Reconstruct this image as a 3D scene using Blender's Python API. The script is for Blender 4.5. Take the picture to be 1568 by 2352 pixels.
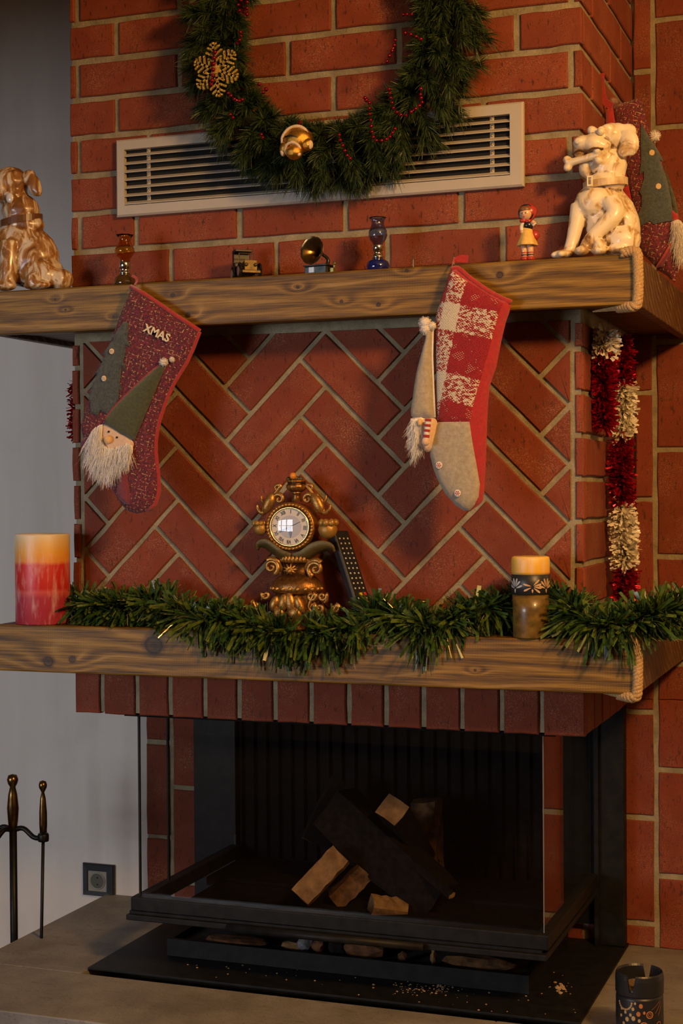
import bpy, bmesh, math, random
import numpy as np
from mathutils import Vector, Matrix, Quaternion, geometry

for o in list(bpy.data.objects): bpy.data.objects.remove(o)
S = bpy.context.scene
C = S.collection
PI = math.pi
rnd = random.Random(7)
nrg = np.random.default_rng(11)

# ------------------------------------------------------------------ camera
CAM_LOC = Vector((1.8075, -3.1322, 1.456))
YAW, PITCH, ROLL, FPX = -0.3515, -0.013, -0.007, 3540.8
_f = Vector((math.sin(YAW)*math.cos(PITCH), math.cos(YAW)*math.cos(PITCH), math.sin(PITCH)))
_r = Vector((math.cos(YAW), -math.sin(YAW), 0)); _u = _r.cross(_f)
CR = _r*math.cos(ROLL) + _u*math.sin(ROLL); CU = _u*math.cos(ROLL) - _r*math.sin(ROLL); CF = _f
cam_d = bpy.data.cameras.new('camera'); cam = bpy.data.objects.new('camera', cam_d); C.objects.link(cam)
cam_d.sensor_fit = 'HORIZONTAL'; cam_d.sensor_width = 24.0; cam_d.lens = 24.0*FPX/1568.0
cam_d.clip_start = 0.05; cam_d.clip_end = 60
cam.matrix_world = Matrix(((CR.x, CU.x, -CF.x, CAM_LOC.x), (CR.y, CU.y, -CF.y, CAM_LOC.y), (CR.z, CU.z, -CF.z, CAM_LOC.z), (0, 0, 0, 1)))
S.camera = cam

# ------------------------------------------------------------------ world, light, exposure
w = bpy.data.worlds.new('world'); S.world = w; w.use_nodes = True
w.node_tree.nodes['Background'].inputs[0].default_value = (0.30, 0.42, 0.62, 1)
w.node_tree.nodes['Background'].inputs[1].default_value = 0.35
S.view_settings.view_transform = 'Standard'; S.view_settings.look = 'None'
S.view_settings.gamma = 1.0; S.view_settings.use_curve_mapping = False
S.view_settings.exposure = EXPOSURE = 0.0

def area_light(name, loc, target, sx, sy, col, power):
    d = bpy.data.lights.new(name, 'AREA'); d.shape = 'RECTANGLE'; d.size = sx; d.size_y = sy
    d.color = col; d.energy = power
    o = bpy.data.objects.new(name, d); C.objects.link(o); o.location = loc
    o.rotation_euler = (Vector(target)-Vector(loc)).to_track_quat('-Z', 'Z').to_euler()
    return o
# daylight through the glazed garden door in the wall opposite the fireplace
area_light('window_daylight', (-1.98, -5.16, 1.42), (-1.98, 0, 1.42), 1.9, 1.2, (0.90, 0.92, 1.0), 122)
LAMP_POS = Vector((2.70, -1.95, 2.62))
LAMP_POWER = 222

# ------------------------------------------------------------------ helpers
def at(px, py, Y):
    "point on the plane y = Y seen at a pixel of the photograph"
    d = CF + CR*((px-784)/FPX) - CU*((py-1176)/FPX)
    t = (Y-CAM_LOC.y)/d.y
    return CAM_LOC + d*t
def atX(px, py, X):
    d = CF + CR*((px-784)/FPX) - CU*((py-1176)/FPX)
    return CAM_LOC + d*((X-CAM_LOC.x)/d.x)
def atZ(px, py, Z):
    d = CF + CR*((px-784)/FPX) - CU*((py-1176)/FPX)
    return CAM_LOC + d*((Z-CAM_LOC.z)/d.z)

def tag(o, label=None, cat=None, group=None, kind=None):
    if label: o['label'] = label
    if cat: o['category'] = cat
    if group: o['group'] = group
    if kind: o['kind'] = kind
    return o
def thing(name, label, cat, loc=(0, 0, 0), group=None):
    o = bpy.data.objects.new(name, None); C.objects.link(o); o.location = loc
    o.empty_display_size = .02
    return tag(o, label, cat, group)
def wloc(o):
    v = Vector((0, 0, 0))
    while o is not None: v = v+o.location; o = o.parent
    return v
def mesh_data(name, verts, faces, mats, smooth=False, fmat=None):
    me = bpy.data.meshes.new(name)
    me.from_pydata([tuple(v) for v in verts], [], faces)
    for m in (mats if isinstance(mats, (list, tuple)) else [mats]): me.materials.append(m)
    if fmat is not None: me.polygons.foreach_set('material_index', fmat)
    if smooth: me.polygons.foreach_set('use_smooth', [True]*len(me.polygons))
    me.update()
    return me
def part(name, geo, m, parent=None, smooth=False, fmat=None, flip=False):
    "geo = (verts in world space, faces); linked as ONE mesh object, child of parent"
    verts, faces = geo
    o0 = wloc(parent) if parent is not None else Vector((0, 0, 0))
    if flip: faces = [tuple(reversed(f)) for f in faces]
    if parent is None and len(verts):
        a = np.array([tuple(v) for v in verts]); c = (a.min(0)+a.max(0))/2; o0 = Vector((c[0], c[1], a[:, 2].min()))
    vv = [(v[0]-o0.x, v[1]-o0.y, v[2]-o0.z) for v in verts]
    o = bpy.data.objects.new(name, mesh_data(name, vv, faces, m, smooth, fmat)); C.objects.link(o)
    if parent is not None: o.parent = parent
    else: o.location = o0
    return o
def join(*geos):
    V, F = [], []
    for v, f in geos:
        n = len(V); V += [tuple(p) for p in v]; F += [tuple(i+n for i in q) for q in f]
    return V, F
def box(x0, x1, y0, y1, z0, z1, b=0.0):
    if b <= 0:
        V = [(x, y, z) for z in (z0, z1) for y in (y0, y1) for x in (x0, x1)]
        return V, [(0, 2, 3, 1), (4, 5, 7, 6), (0, 1, 5, 4), (2, 6, 7, 3), (0, 4, 6, 2), (1, 3, 7, 5)]
    bm = bmesh.new(); bmesh.ops.create_cube(bm, size=1)
    for v in bm.verts:
        v.co = Vector(((x0+x1)/2+v.co.x*(x1-x0), (y0+y1)/2+v.co.y*(y1-y0), (z0+z1)/2+v.co.z*(z1-z0)))
    bmesh.ops.bevel(bm, geom=list(bm.edges), offset=b, segments=2, profile=.5, affect='EDGES')
    return bm_geo(bm)
def bm_geo(bm):
    bm.verts.index_update(); bm.verts.ensure_lookup_table()
    g = [v.co.copy() for v in bm.verts], [tuple(v.index for v in f.verts) for f in bm.faces]
    bm.free(); return g
def xf(geo, M):
    return [M @ Vector(v) for v in geo[0]], geo[1]
def lathe(profile, c=(0, 0, 0), seg=24, wob=None):
    "profile: list of (radius, z) bottom to top"
    V, F = [], []; n = len(profile)
    for i in range(seg):
        a = 2*PI*i/seg
        for k, (r, z) in enumerate(profile):
            rr = r if wob is None else wob(r, z, a)
            V.append((c[0]+rr*math.cos(a), c[1]+rr*math.sin(a), c[2]+z))
    for i in range(seg):
        j = (i+1) % seg
        for k in range(n-1): F.append((i*n+k, j*n+k, j*n+k+1, i*n+k+1))
    if profile[0][0] > 1e-5: F.append(tuple(i*n for i in range(seg))[::-1])
    if profile[-1][0] > 1e-5: F.append(tuple(i*n+n-1 for i in range(seg)))
    return V, F
def frames(path, closed=False):
    P = [Vector(p) for p in path]; n = len(P); T = []
    for i in range(n):
        a = P[i-1] if (i > 0 or closed) else P[i]; b = P[(i+1) % n] if (i < n-1 or closed) else P[i]
        t = b-a; T.append(t.normalized() if t.length > 1e-9 else Vector((0, 0, 1)))
    N = []; ref = Vector((0, 0, 1)) if abs(T[0].z) < .9 else Vector((1, 0, 0))
    nrm = (ref - T[0]*ref.dot(T[0])).normalized()
    for i in range(n):
        nrm = (nrm - T[i]*nrm.dot(T[i]))
        nrm = nrm.normalized() if nrm.length > 1e-9 else T[i].orthogonal().normalized()
        N.append(nrm.copy())
    return P, T, N
def tube(path, r, seg=8, closed=False, cap=True, sy=1.0):
    P, T, N = frames(path, closed); n = len(P); V, F = [], []
    for i in range(n):
        ri = r[i] if hasattr(r, '__len__') else r
        B = T[i].cross(N[i])
        for k in range(seg):
            a = 2*PI*k/seg
            V.append(P[i]+N[i]*(ri*math.cos(a)*sy)+B*(ri*math.sin(a)))
    for i in range(n if closed else n-1):
        j = (i+1) % n
        for k in range(seg): F.append((i*seg+k, i*seg+(k+1) % seg, j*seg+(k+1) % seg, j*seg+k))
    if cap and not closed:
        F.append(tuple(range(seg))[::-1]); F.append(tuple((n-1)*seg+k for k in range(seg)))
    return V, F
def ico(c, r, sub=2, M=None):
    bm = bmesh.new(); bmesh.ops.create_icosphere(bm, subdivisions=sub, radius=1)
    rr = (r, r, r) if not hasattr(r, '__len__') else r
    for v in bm.verts:
        p = Vector((v.co.x*rr[0], v.co.y*rr[1], v.co.z*rr[2]))
        if M is not None: p = M @ p
        v.co = p+Vector(c)
    return bm_geo(bm)
def ell(c, r, rot=(0, 0, 0), sub=2):
    from mathutils import Euler
    return ico(c, r, sub, Euler(rot).to_matrix())
def ribbon(path, wdt, up, th=0.0015):
    "flat ribbon with thickness following a path; up = width direction"
    P, T, N = frames(path); V, F = [], []; up = Vector(up).normalized()
    for i, p in enumerate(P):
        d = (up - T[i]*up.dot(T[i])).normalized(); nn = T[i].cross(d)
        ww = wdt[i] if hasattr(wdt, '__len__') else wdt
        for s, t in ((-1, -1), (1, -1), (1, 1), (-1, 1)): V.append(p+d*(s*ww/2)+nn*(t*th/2))
    for i in range(len(P)-1):
        for k in range(4): F.append((i*4+k, i*4+(k+1) % 4, i*4+4+(k+1) % 4, i*4+4+k))
    F.append((3, 2, 1, 0)); n = (len(P)-1)*4; F.append((n, n+1, n+2, n+3))
    return V, F
def smoothpath(pts, n=8):
    "Catmull-Rom through points"
    P = [Vector(p) for p in pts]; out = []
    for i in range(len(P)-1):
        p0 = P[i-1] if i > 0 else P[0]*2-P[1]; p1, p2 = P[i], P[i+1]
        p3 = P[i+2] if i+2 < len(P) else P[-1]*2-P[-2]
        for k in range(n):
            t = k/n
            out.append(.5*((2*p1)+(p2-p0)*t+(2*p0-5*p1+4*p2-p3)*t*t+(3*p1-p0-3*p2+p3)*t**3))
    out.append(P[-1]); return out
def prism(poly, y0, y1, bev=0.0, mp=None):
    "polygon (u,v) extruded from depth y0 (front) to y1 (back), optional front chamfer"
    n = len(poly); c = (sum(p[0] for p in poly)/n, sum(p[1] for p in poly)/n)
    area = sum(poly[i][0]*poly[(i+1) % n][1]-poly[(i+1) % n][0]*poly[i][1] for i in range(n))
    if area < 0: poly = poly[::-1]
    mp = mp or (lambda u, v, y: (u, y, v))
    rings = [[(p, y1) for p in poly]]
    if bev > 0:
        rings.append([(p, y0+bev) for p in poly])
        inn = []
        for i in range(n):
            a, b, d = Vector(poly[i-1]), Vector(poly[i]), Vector(poly[(i+1) % n])
            e1 = (b-a).normalized(); e2 = (d-b).normalized()
            n1 = Vector((-e1.y, e1.x)); n2 = Vector((-e2.y, e2.x)); m = n1+n2
            m = m/(max(.4, m.length_squared/2)) if m.length > 1e-6 else n1
            inn.append((tuple(b+m*bev), y0))
        rings.append(inn)
    else: rings.append([(p, y0) for p in poly])
    V = [mp(p[0], p[1], y) for R in rings for p, y in R]; F = []
    for k in range(len(rings)-1):
        for i in range(n):
            j = (i+1) % n
            F.append((k*n+i, k*n+j, (k+1)*n+j, (k+1)*n+i))
    F.append(tuple(range(n))[::-1]); F.append(tuple((len(rings)-1)*n+i for i in range(n)))
    return V, F
# ---- soft padded shapes cut from an outline
class Pillow:
    def __init__(s, poly, T, rim, Tb=None, res=.006):
        s.poly = np.array(poly, float); s.T = T; s.rim = rim; s.Tb = T*.5 if Tb is None else Tb; s.res = res
    def dist(s, pts):
        A = s.poly; B = np.roll(A, -1, 0); best = np.full(len(pts), 9.)
        for a, b in zip(A, B):
            ab = b-a; L = ab@ab+1e-12
            t = np.clip(((pts-a)@ab)/L, 0, 1); best = np.minimum(best, np.hypot(*((pts-a)-t[:, None]*ab).T))
        return best
    def inside(s, pts):
        A = s.poly; B = np.roll(A, -1, 0); c = np.zeros(len(pts), bool)
        for a, b in zip(A, B):
            m = (a[1] > pts[:, 1]) != (b[1] > pts[:, 1])
            with np.errstate(divide='ignore', invalid='ignore'):
                xi = (b[0]-a[0])*(pts[:, 1]-a[1])/(b[1]-a[1])+a[0]
            c ^= m & (pts[:, 0] < xi)
        return c
    def h(s, pts):
        pts = np.atleast_2d(np.array(pts, float))
        q = np.clip(s.dist(pts)/s.rim, 0, 1)*s.inside(pts)
        return s.T*np.sqrt(np.clip(1-(1-q)**2, 0, 1))
    def tri(s):
        P = s.poly; per = []
        for a, b in zip(P, np.roll(P, -1, 0)):
            k = max(1, int(np.hypot(*(b-a))/s.res))
            per += [tuple(a+(b-a)*i/k) for i in range(k)]
        nb = len(per); lo, hi = P.min(0), P.max(0)
        g = np.array([(x, y) for x in np.arange(lo[0], hi[0], s.res) for y in np.arange(lo[1], hi[1], s.res)])
        if len(g):
            g = g[s.inside(g)]
            if len(g): g = g[s.dist(g) > s.res*.45]
        pts = [Vector(p) for p in per]+[Vector(p) for p in g]
        v, e, f, *_ = geometry.delaunay_2d_cdt(pts, [(i, (i+1) % nb) for i in range(nb)], [], 1, 1e-7)
        return np.array([tuple(p) for p in v]), [tuple(x) for x in f]
    def geo(s, mp, base=None, lift=0.0, wob=0.0):
        "front skin puffed out, back skin; base = Pillow to lie on"
        v, f = s.tri(); h = s.h(v); n = len(v)
        b = base.h(v)+lift if base is not None else np.zeros(n)
        wb = wob*(np.sin(v[:, 0]*90+2*np.sin(v[:, 1]*47))*np.sin(v[:, 1]*70+1.3)) if wob else 0
        q = np.clip(h/(s.T+1e-9), 0, 1)
        V = [mp(p[0], p[1], hh) for p, hh in zip(v, b+h+wb*q)]
        hb = b-(s.Tb*np.sqrt(q) if base is None else 0)
        V += [mp(p[0], p[1], hh) for p, hh in zip(v, hb-1e-4)]
        F = list(f)+[tuple(i+n for i in reversed(t)) for t in f]
        return V, F
def ribbons(base, dirs, length, width, seg=1, droop=0.0, taper=.4, rng=nrg, bend=0.0):
    "many thin flat blades: arrays of base points and unit directions; returns geo"
    base = np.asarray(base, float); d = np.asarray(dirs, float); n = len(base)
    length = np.broadcast_to(length, n); width = np.broadcast_to(width, n)
    rv = rng.normal(size=(n, 3)); side = np.cross(d, rv); side /= np.linalg.norm(side, axis=1)[:, None]+1e-9
    nrm = np.cross(d, side)
    rows = []
    bn = rng.normal(size=n)*bend
    for k in range(seg+1):
        t = k/seg
        c = base+d*(length*t)[:, None]+nrm*(bn*length*t*t)[:, None]
        c[:, 2] -= droop*length*t*t
        wv = side*(width*(1-(1-taper)*t)/2)[:, None]
        rows.append((c-wv, c+wv))
    V = np.stack([x for r in rows for x in r], 1).reshape(-1, 3); m = 2*(seg+1)
    F = []
    for i in range(n):
        o = i*m
        for k in range(seg): F.append((o+2*k, o+2*k+1, o+2*k+3, o+2*k+2))
    return V, F

# ------------------------------------------------------------------ procedural materials
class NT:
    def __init__(s, name):
        s.m = bpy.data.materials.new(name); s.m.use_nodes = True; s.t = s.m.node_tree
        s.b = s.t.nodes['Principled BSDF']; s.out = s.t.nodes['Material Output']
    def n(s, typ, **kw):
        nd = s.t.nodes.new(typ)
        for k, v in kw.items():
            if k.startswith('i_'):
                key = k[2:]; key = int(key) if key.isdigit() else key.replace('_', ' ')
                s.set(nd.inputs[key], v)
            else: setattr(nd, k, v)
        return nd
    def set(s, inp, v):
        if isinstance(v, bpy.types.NodeSocket): s.t.links.new(v, inp)
        elif isinstance(v, bpy.types.Node): s.t.links.new(v.outputs[0], inp)
        else:
            if hasattr(inp.default_value, '__len__') and len(inp.default_value) == 4 and len(v) == 3: v = (*v, 1)
            inp.default_value = v
    def P(s, **kw):
        for k, v in kw.items(): s.set(s.b.inputs[k.replace('_', ' ')], v)
    def coord(s, kind='pos', scale=(1, 1, 1), rot=(0, 0, 0), loc=(0, 0, 0)):
        src = s.n('ShaderNodeNewGeometry').outputs['Position'] if kind == 'pos' else s.n('ShaderNodeTexCoord').outputs['Object']
        mp = s.n('ShaderNodeMapping'); s.set(mp.inputs[0], src)
        mp.inputs['Scale'].default_value = scale; mp.inputs['Rotation'].default_value = rot; mp.inputs['Location'].default_value = loc
        return mp.outputs[0]
    def noise(s, v, scale, detail=4, rough=.55, dist=0):
        return s.n('ShaderNodeTexNoise', i_Vector=v, i_Scale=scale, i_Detail=detail, i_Roughness=rough, i_Distortion=dist).outputs['Fac']
    def ramp(s, f, stops, interp='LINEAR'):
        r = s.n('ShaderNodeValToRGB'); s.set(r.inputs[0], f); cr = r.color_ramp; cr.interpolation = interp
        while len(cr.elements) < len(stops): cr.elements.new(.5)
        for e, (p, c) in zip(cr.elements, stops):
            e.position = p; e.color = (*c, 1) if hasattr(c, '__len__') else (c, c, c, 1)
        return r.outputs[0]
    def mix(s, f, a, b, mode='MIX'):
        n = s.n('ShaderNodeMix', data_type='RGBA', blend_type=mode)
        s.set(n.inputs[0], f); s.set(n.inputs[6], a); s.set(n.inputs[7], b); return n.outputs[2]
    def math(s, op, a, b=0.0, c=0.0):
        n = s.n('ShaderNodeMath', operation=op); s.set(n.inputs[0], a); s.set(n.inputs[1], b); s.set(n.inputs[2], c); return n.outputs[0]
    def bump(s, h, strength=.3, dist=.002):
        s.P(Normal=s.n('ShaderNodeBump', i_Height=h, i_Strength=strength, i_Distance=dist).outputs[0])
def plain(name, col, rough=.5, metal=0.0, spec=None, noise=0.0, scale=60, bump=0.0, coat=0.0, sheen=0.0, kind='pos', sss=0.0, dark=None):
    t = NT(name); t.P(Roughness=rough, Metallic=metal)
    if noise or dark:
        f = t.noise(t.coord(kind), scale)
        dk = dark or tuple(c*(1-noise) for c in col); lt = tuple(min(1, c*(1+noise*.6)) for c in col) if not dark else col
        t.P(Base_Color=t.ramp(f, [(.32, dk), (.68, lt)]))
    else: t.P(Base_Color=col)
    if bump: t.bump(t.noise(t.coord(kind), scale*2.2), bump, .0015)
    if spec is not None: t.P(Specular_IOR_Level=spec)
    if coat: t.P(Coat_Weight=coat, Coat_Roughness=.1)
    if sheen: t.P(Sheen_Weight=sheen, Sheen_Roughness=.5)
    if sss: t.P(Subsurface_Weight=sss, Subsurface_Radius=(.01, .005, .003), Subsurface_Scale=1.0)
    return t.m
def glassy(name, col, rough=.03, ior=1.45):
    t = NT(name); t.P(Base_Color=col, Roughness=rough, IOR=ior, Transmission_Weight=1.0); return t.m

def brick_mat(name, a, b, dark):
    t = NT(name); p = t.coord(); rn = t.n('ShaderNodeObjectInfo').outputs['Random']
    base = t.ramp(t.noise(p, 9, 3), [(.3, a), (.7, b)])
    base = t.mix(t.math('MULTIPLY', rn, .55), base, tuple(c*.72 for c in a))
    streak = t.noise(t.coord(scale=(150, 150, 42)), 1, 3, .6)
    base = t.mix(t.ramp(streak, [(.60, 0.0), (.68, .8)]), base, dark)
    pit = t.noise(t.coord(loc=(3, 1, 7)), 240, 2, .5)
    base = t.mix(t.ramp(pit, [(.635, 0.0), (.71, .75)]), base, dark)
    scuff = t.math('MULTIPLY', t.ramp(t.noise(p, 520, 2), [(.52, 0.0), (.72, 1.0)]), t.ramp(t.noise(t.coord(loc=(9, 2, 4)), 11, 4), [(.46, 0.0), (.72, .7)]))
    base = t.mix(scuff, base, (.55, .34, .19))
    t.P(Base_Color=base, Roughness=.82)
    h = t.math('ADD', t.noise(p, 260, 4), t.math('MULTIPLY', streak, .6)); t.bump(h, .35, .0012)
    return t.m
M_BRICK = brick_mat('brick_red', (.205, .035, .0105), (.30, .060, .020), (.042, .011, .005))
M_BRICK2 = brick_mat('brick_smooth', (.180, .030, .0085), (.250, .044, .0135), (.055, .012, .005))
def mortar_mat():
    t = NT('mortar'); p = t.coord()
    c = t.ramp(t.noise(p, 26, 5), [(.3, (.21, .175, .105)), (.7, (.37, .315, .20))])
    c = t.mix(t.ramp(t.noise(p, 420, 3), [(.55, 0.0), (.7, .5)]), c, (.13, .105, .065))
    t.P(Base_Color=c, Roughness=.95); t.bump(t.math('ADD', t.noise(p, 180, 5), t.noise(p, 45, 3)), .6, .003); return t.m
M_MORTAR = mortar_mat()
def plaster_mat(name, a, b):
    t = NT(name); p = t.coord()
    c = t.ramp(t.noise(t.coord(scale=(6, 6, .6)), 1, 4), [(.35, a), (.7, b)])
    c = t.mix(t.ramp(t.noise(p, 4.5, 5), [(.55, 0.0), (.75, .25)]), c, tuple(x*.7 for x in a))
    t.P(Base_Color=c, Roughness=.9); t.bump(t.noise(p, 130, 4), .12, .001); return t.m
M_PLASTER = plaster_mat('plaster_white', (.62, .57, .52), (.72, .68, .63))
def wood_mat(name, axis='x', cols=((.062, .030, .0045), (.195, .104, .012), (.370, .212, .029)), knots=(), rough=.5):
    t = NT(name); g = t.n('ShaderNodeNewGeometry').outputs['Position']
    rot = (0, 0, 0) if axis == 'x' else (0, 0, PI/2)
    def cc(s): return t.coord(scale=s, rot=rot)
    zc = t.n('ShaderNodeSeparateXYZ', i_0=g).outputs
    # bend of the grain around the knots
    disp = None; kn = None
    for (kx, kz, kr) in knots:
        dx = t.math('MULTIPLY', t.math('SUBTRACT', zc[0], kx), .45); dz = t.math('SUBTRACT', zc[2], kz)
        d2 = t.math('ADD', t.math('MULTIPLY', dx, dx), t.math('MULTIPLY', dz, dz))
        e = t.math('EXPONENT', t.math('MULTIPLY', d2, -1/(kr*kr*2.2)))
        disp = e if disp is None else t.math('ADD', disp, e)
        dx1 = t.math('MULTIPLY', dx, 1.9)
        d1 = t.math('ADD', t.math('MULTIPLY', dx1, dx1), t.math('MULTIPLY', dz, dz))
        k = t.math('EXPONENT', t.math('MULTIPLY', d1, -1/(kr*kr*.16)))
        kn = k if kn is None else t.math('MAXIMUM', kn, k)
    warp = t.noise(cc((1.6, 7, 7)), 1, 3)
    zz = t.math('ADD', t.math('MULTIPLY', zc[2], 95), t.math('MULTIPLY', warp, 9))
    zz = t.math('ADD', zz, t.math('MULTIPLY', zc[1], 60))
    if disp is not None: zz = t.math('ADD', zz, t.math('MULTIPLY', disp, 3.2))
    rings = t.math('MULTIPLY_ADD', t.math('SINE', t.math('MULTIPLY', zz, 2.4)), .5, .5)
    fine = t.noise(cc((7, 330, 330)), 1, 5, .7)
    f = t.math('ADD', t.math('MULTIPLY', rings, .16), t.math('MULTIPLY', fine, .85))
    c = t.ramp(f, [(.34, cols[0]), (.52, cols[1]), (.74, cols[2])])
    blot = t.noise(cc((3.0, 14, 14)), 1, 6, .65)
    c = t.mix(t.ramp(blot, [(.52, 0.0), (.74, .55)]), c, tuple(x*.5 for x in cols[0]))
    lines = t.ramp(rings, [(.88, 0.0), (.985, .55)])
    c = t.mix(t.math('MULTIPLY', lines, t.ramp(t.noise(cc((5, 20, 20)), 1, 3), [(.45, 0.0), (.65, 1.0)])), c, (.42, .27, .10))
    saw = t.math('GREATER_THAN', t.math('SINE', t.math('MULTIPLY', zc[0] if axis == 'x' else zc[1], 1150)), .55)
    c = t.mix(t.math('MULTIPLY', saw, t.ramp(t.noise(cc((4, 9, 9)), 1, 3), [(.45, 0.0), (.62, .22)])), c, (.06, .03, .01))
    if kn is not None:
        kn2 = t.math('MULTIPLY', kn, t.math('MULTIPLY_ADD', t.noise(cc((70, 90, 90)), 1, 5, .75), 2.2, -.15))
        kr = t.math('MULTIPLY_ADD', t.math('SINE', t.math('MULTIPLY', t.math('LOGARITHM', t.math('MAXIMUM', kn, .001), 2.7), 7.0)), .13, .87)
        c = t.mix(t.math('MULTIPLY', t.ramp(kn2, [(.10, 0.0), (.45, .97)]), kr), c, (.022, .010, .004))
    t.P(Base_Color=c, Roughness=rough, Specular_IOR_Level=.35)
    t.bump(t.math('ADD', fine, t.math('MULTIPLY', rings, .3)), .3, .0012)
    return t.m
# ------------------------------------------------------------------ the room
ZH, ZF = .35, 0.0            # hearth top, floor
W, D = 1.187, .63            # chimney breast width, depth to the back wall
M_WALL2 = plain('wall_paint_dim', (.11, .095, .08), .9, noise=.06, scale=3)
def floor_mat():
    t = NT('floor_boards')
    c = t.ramp(t.noise(t.coord(scale=(2, 40, 1)), 1, 4), [(.3, (.020, .011, .006)), (.7, (.045, .024, .011))])
    t.P(Base_Color=c, Roughness=.95, Specular_IOR_Level=.0); return t.m
def struct(name, geo, m, parent=None):
    o = part(name, geo, m, parent)
    o['kind'] = 'structure'
    return o
tag(struct('floor', box(-3.1, 4.1, -5.3, .75, -.08, 0), floor_mat()), 'dark polished wooden floor of the room')
tag(struct('ceiling', box(-3.1, 4.1, -5.3, .75, 2.95, 3.03), plain('ceiling_paint', (.55, .52, .47), .9)), 'plain pale ceiling above the fireplace')
tag(struct('wall_back', box(-3.1, 4.1, D+.002, D+.12, 0, 2.95), M_PLASTER), 'pale smoke-stained plaster wall behind the fireplace')
tag(struct('wall_left', box(-3.1, -3.0, -5.2, D, 0, 2.95), M_WALL2), 'plain painted wall on the left of the room')
tag(struct('wall_right', box(4.0, 4.1, -5.2, D, 0, 2.95), M_WALL2), 'plain painted wall on the right of the room')
# wall opposite with a glazed door opening
tag(struct('wall_front', join(box(-3.0, -2.98, -5.3, -5.2, 0, 2.95), box(-.98, 4.0, -5.3, -5.2, 0, 2.95), box(-2.98, -.98, -5.3, -5.2, 2.1, 2.95), box(-2.98, -.98, -5.3, -5.2, 0, .72)), M_WALL2), 'painted wall opposite the fireplace around the window')
M_WFRAME = plain('window_frame_paint', (.10, .09, .08), .5)
gd = struct('window_1', join(box(-2.98, -2.93, -5.15, -5.08, .72, 2.1), box(-1.03, -.98, -5.15, -5.08, .72, 2.1), box(-2.93, -1.03, -5.15, -5.08, .72, .8), box(-2.93, -1.03, -5.15, -5.08, 2.0, 2.1)), M_WFRAME)
tag(gd, 'wide window opposite the fireplace letting in cool daylight')
for x in (-2.3, -1.66): part('mullion', box(x-.04, x+.04, -5.14, -5.09, .8, 2.0), M_WFRAME, gd)
for z in (1.35,): part('glazing_bar', box(-2.93, -1.03, -5.135, -5.095, z, z+.05), M_WFRAME, gd)

tag(struct('shade_beam_1', box(-2.999, .8, -2.0, -1.85, 1.97, 2.949), M_WALL2), 'added unseen beam shading the upper left of the fireplace wall')  # added out of view to keep window light off the upper wall

# ------------------------------------------------------------------ brick shapes
JT = .0140
_bc = {}
def brick_mesh(key, poly, depth, mat, bev=.0025, jit=.0017, mp=None):
    r = random.Random(hash(key) & 0xffff); P = []
    n = len(poly)
    for i in range(n):
        a, b = Vector(poly[i]), Vector(poly[(i+1) % n]); L = (b-a).length
        k = 1 if L < .03 else (2 if L < .11 else 4)
        for q in range(k):
            p = a+(b-a)*(q/k)
            j = .35 if q == 0 else 1
            P.append((p.x+r.uniform(-jit, jit)*j, p.y+r.uniform(-jit, jit)*j))
    return prism(P, 0, depth, bev, mp)
def put_brick(parent, me, loc):
    o = bpy.data.objects.new('brick', me); C.objects.link(o); o.parent = parent
    o.location = Vector(loc)-wloc(parent); return o
def rect_brick(parent, u0, u1, z0, z1, face='front', pos=0.0, mat=None, depth=.02, proud=0.0):
    "brick whose visible face lies in the plane y=pos ('front') or x=pos ('side', facing +x)"
    lw, hh = round(u1-u0, 3), round(z1-z0, 3)
    var = rnd.randrange(4); key = (face, lw, hh, var, mat.name)
    if key not in _bc:
        poly = [(0, 0), (lw, 0), (lw, hh), (0, hh)]
        mp = (lambda u, v, y: (u, y, v)) if face == 'front' else (lambda u, v, y: (-y, u, v))
        g = brick_mesh(str(key)+'x', poly, depth, mat, mp=mp)
        _bc[key] = mesh_data('brick', g[0], g[1], mat)
    q = proud+rnd.uniform(-.0012, .0012)
    loc = (u0, pos-q, z0) if face == 'front' else (pos+q, u0, z0)
    return put_brick(parent, _bc[key], loc)

# ------------------------------------------------------------------ chimney breast
MZ0, MZ1 = 1.815, 1.913      # upper mantel
LZ0, LZ1 = 1.057, 1.162      # lower mantel
HB = .950                    # underside of the brick hood
breast = struct('wall_chimney', join(box(.003, W-.006, .006, D, HB+.004, 2.95)), M_MORTAR)
tag(breast, 'red brick chimney breast with pale mortar joints above the firebox')
c, H0 = .0871, 2.455
ROWJ = {  # vertical joints of each course (x of the joint centre)
    -3: [.019, .278, .54, .80, 1.055], -2: [.12, .384, .645, .905, 1.166], -1: [.019, .278, .54, .80, 1.055], 0: [.12, .384, .648, .905, 1.166], 1: [.019, .278, .541, .795, 1.052],
    2: [.12, .384, .646, .905, 1.164], 3: [.021, .2, .46, .72, .98], 4: [.13, .38, .64, .9, 1.160], 5: [.021, .166, .422, .672, .930], 6: [.254, .510, .766, 1.019]}
for n in range(-6, 7):
    zb = H0-n*c; js = ROWJ.get(n, ROWJ[-2 + (n % 2)] if n >= -3 else ROWJ[-2 if n % 2 == 0 else -3])
    xs = [0-JT/2]+js+[W+JT/2]
    for a, b in zip(xs[:-1], xs[1:]):
        if zb+.02 < MZ1: continue
        rect_brick(breast, a+JT/2+rnd.uniform(-.001, .001), b-JT/2, zb, zb+c-JT, mat=M_BRICK)
    # right return
    ys = [0, .115, .46, D] if n % 2 == 0 else [0, .32, D]
    if n % 2 == 1 or True:
        for i, (a, b) in enumerate(zip(ys[:-1], ys[1:])):
            if b-a > .03: rect_brick(breast, max(a+.0, .021) if i == 0 else a+JT/2, b-JT/2, zb, zb+c-JT, 'side', W, M_BRICK)
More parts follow.
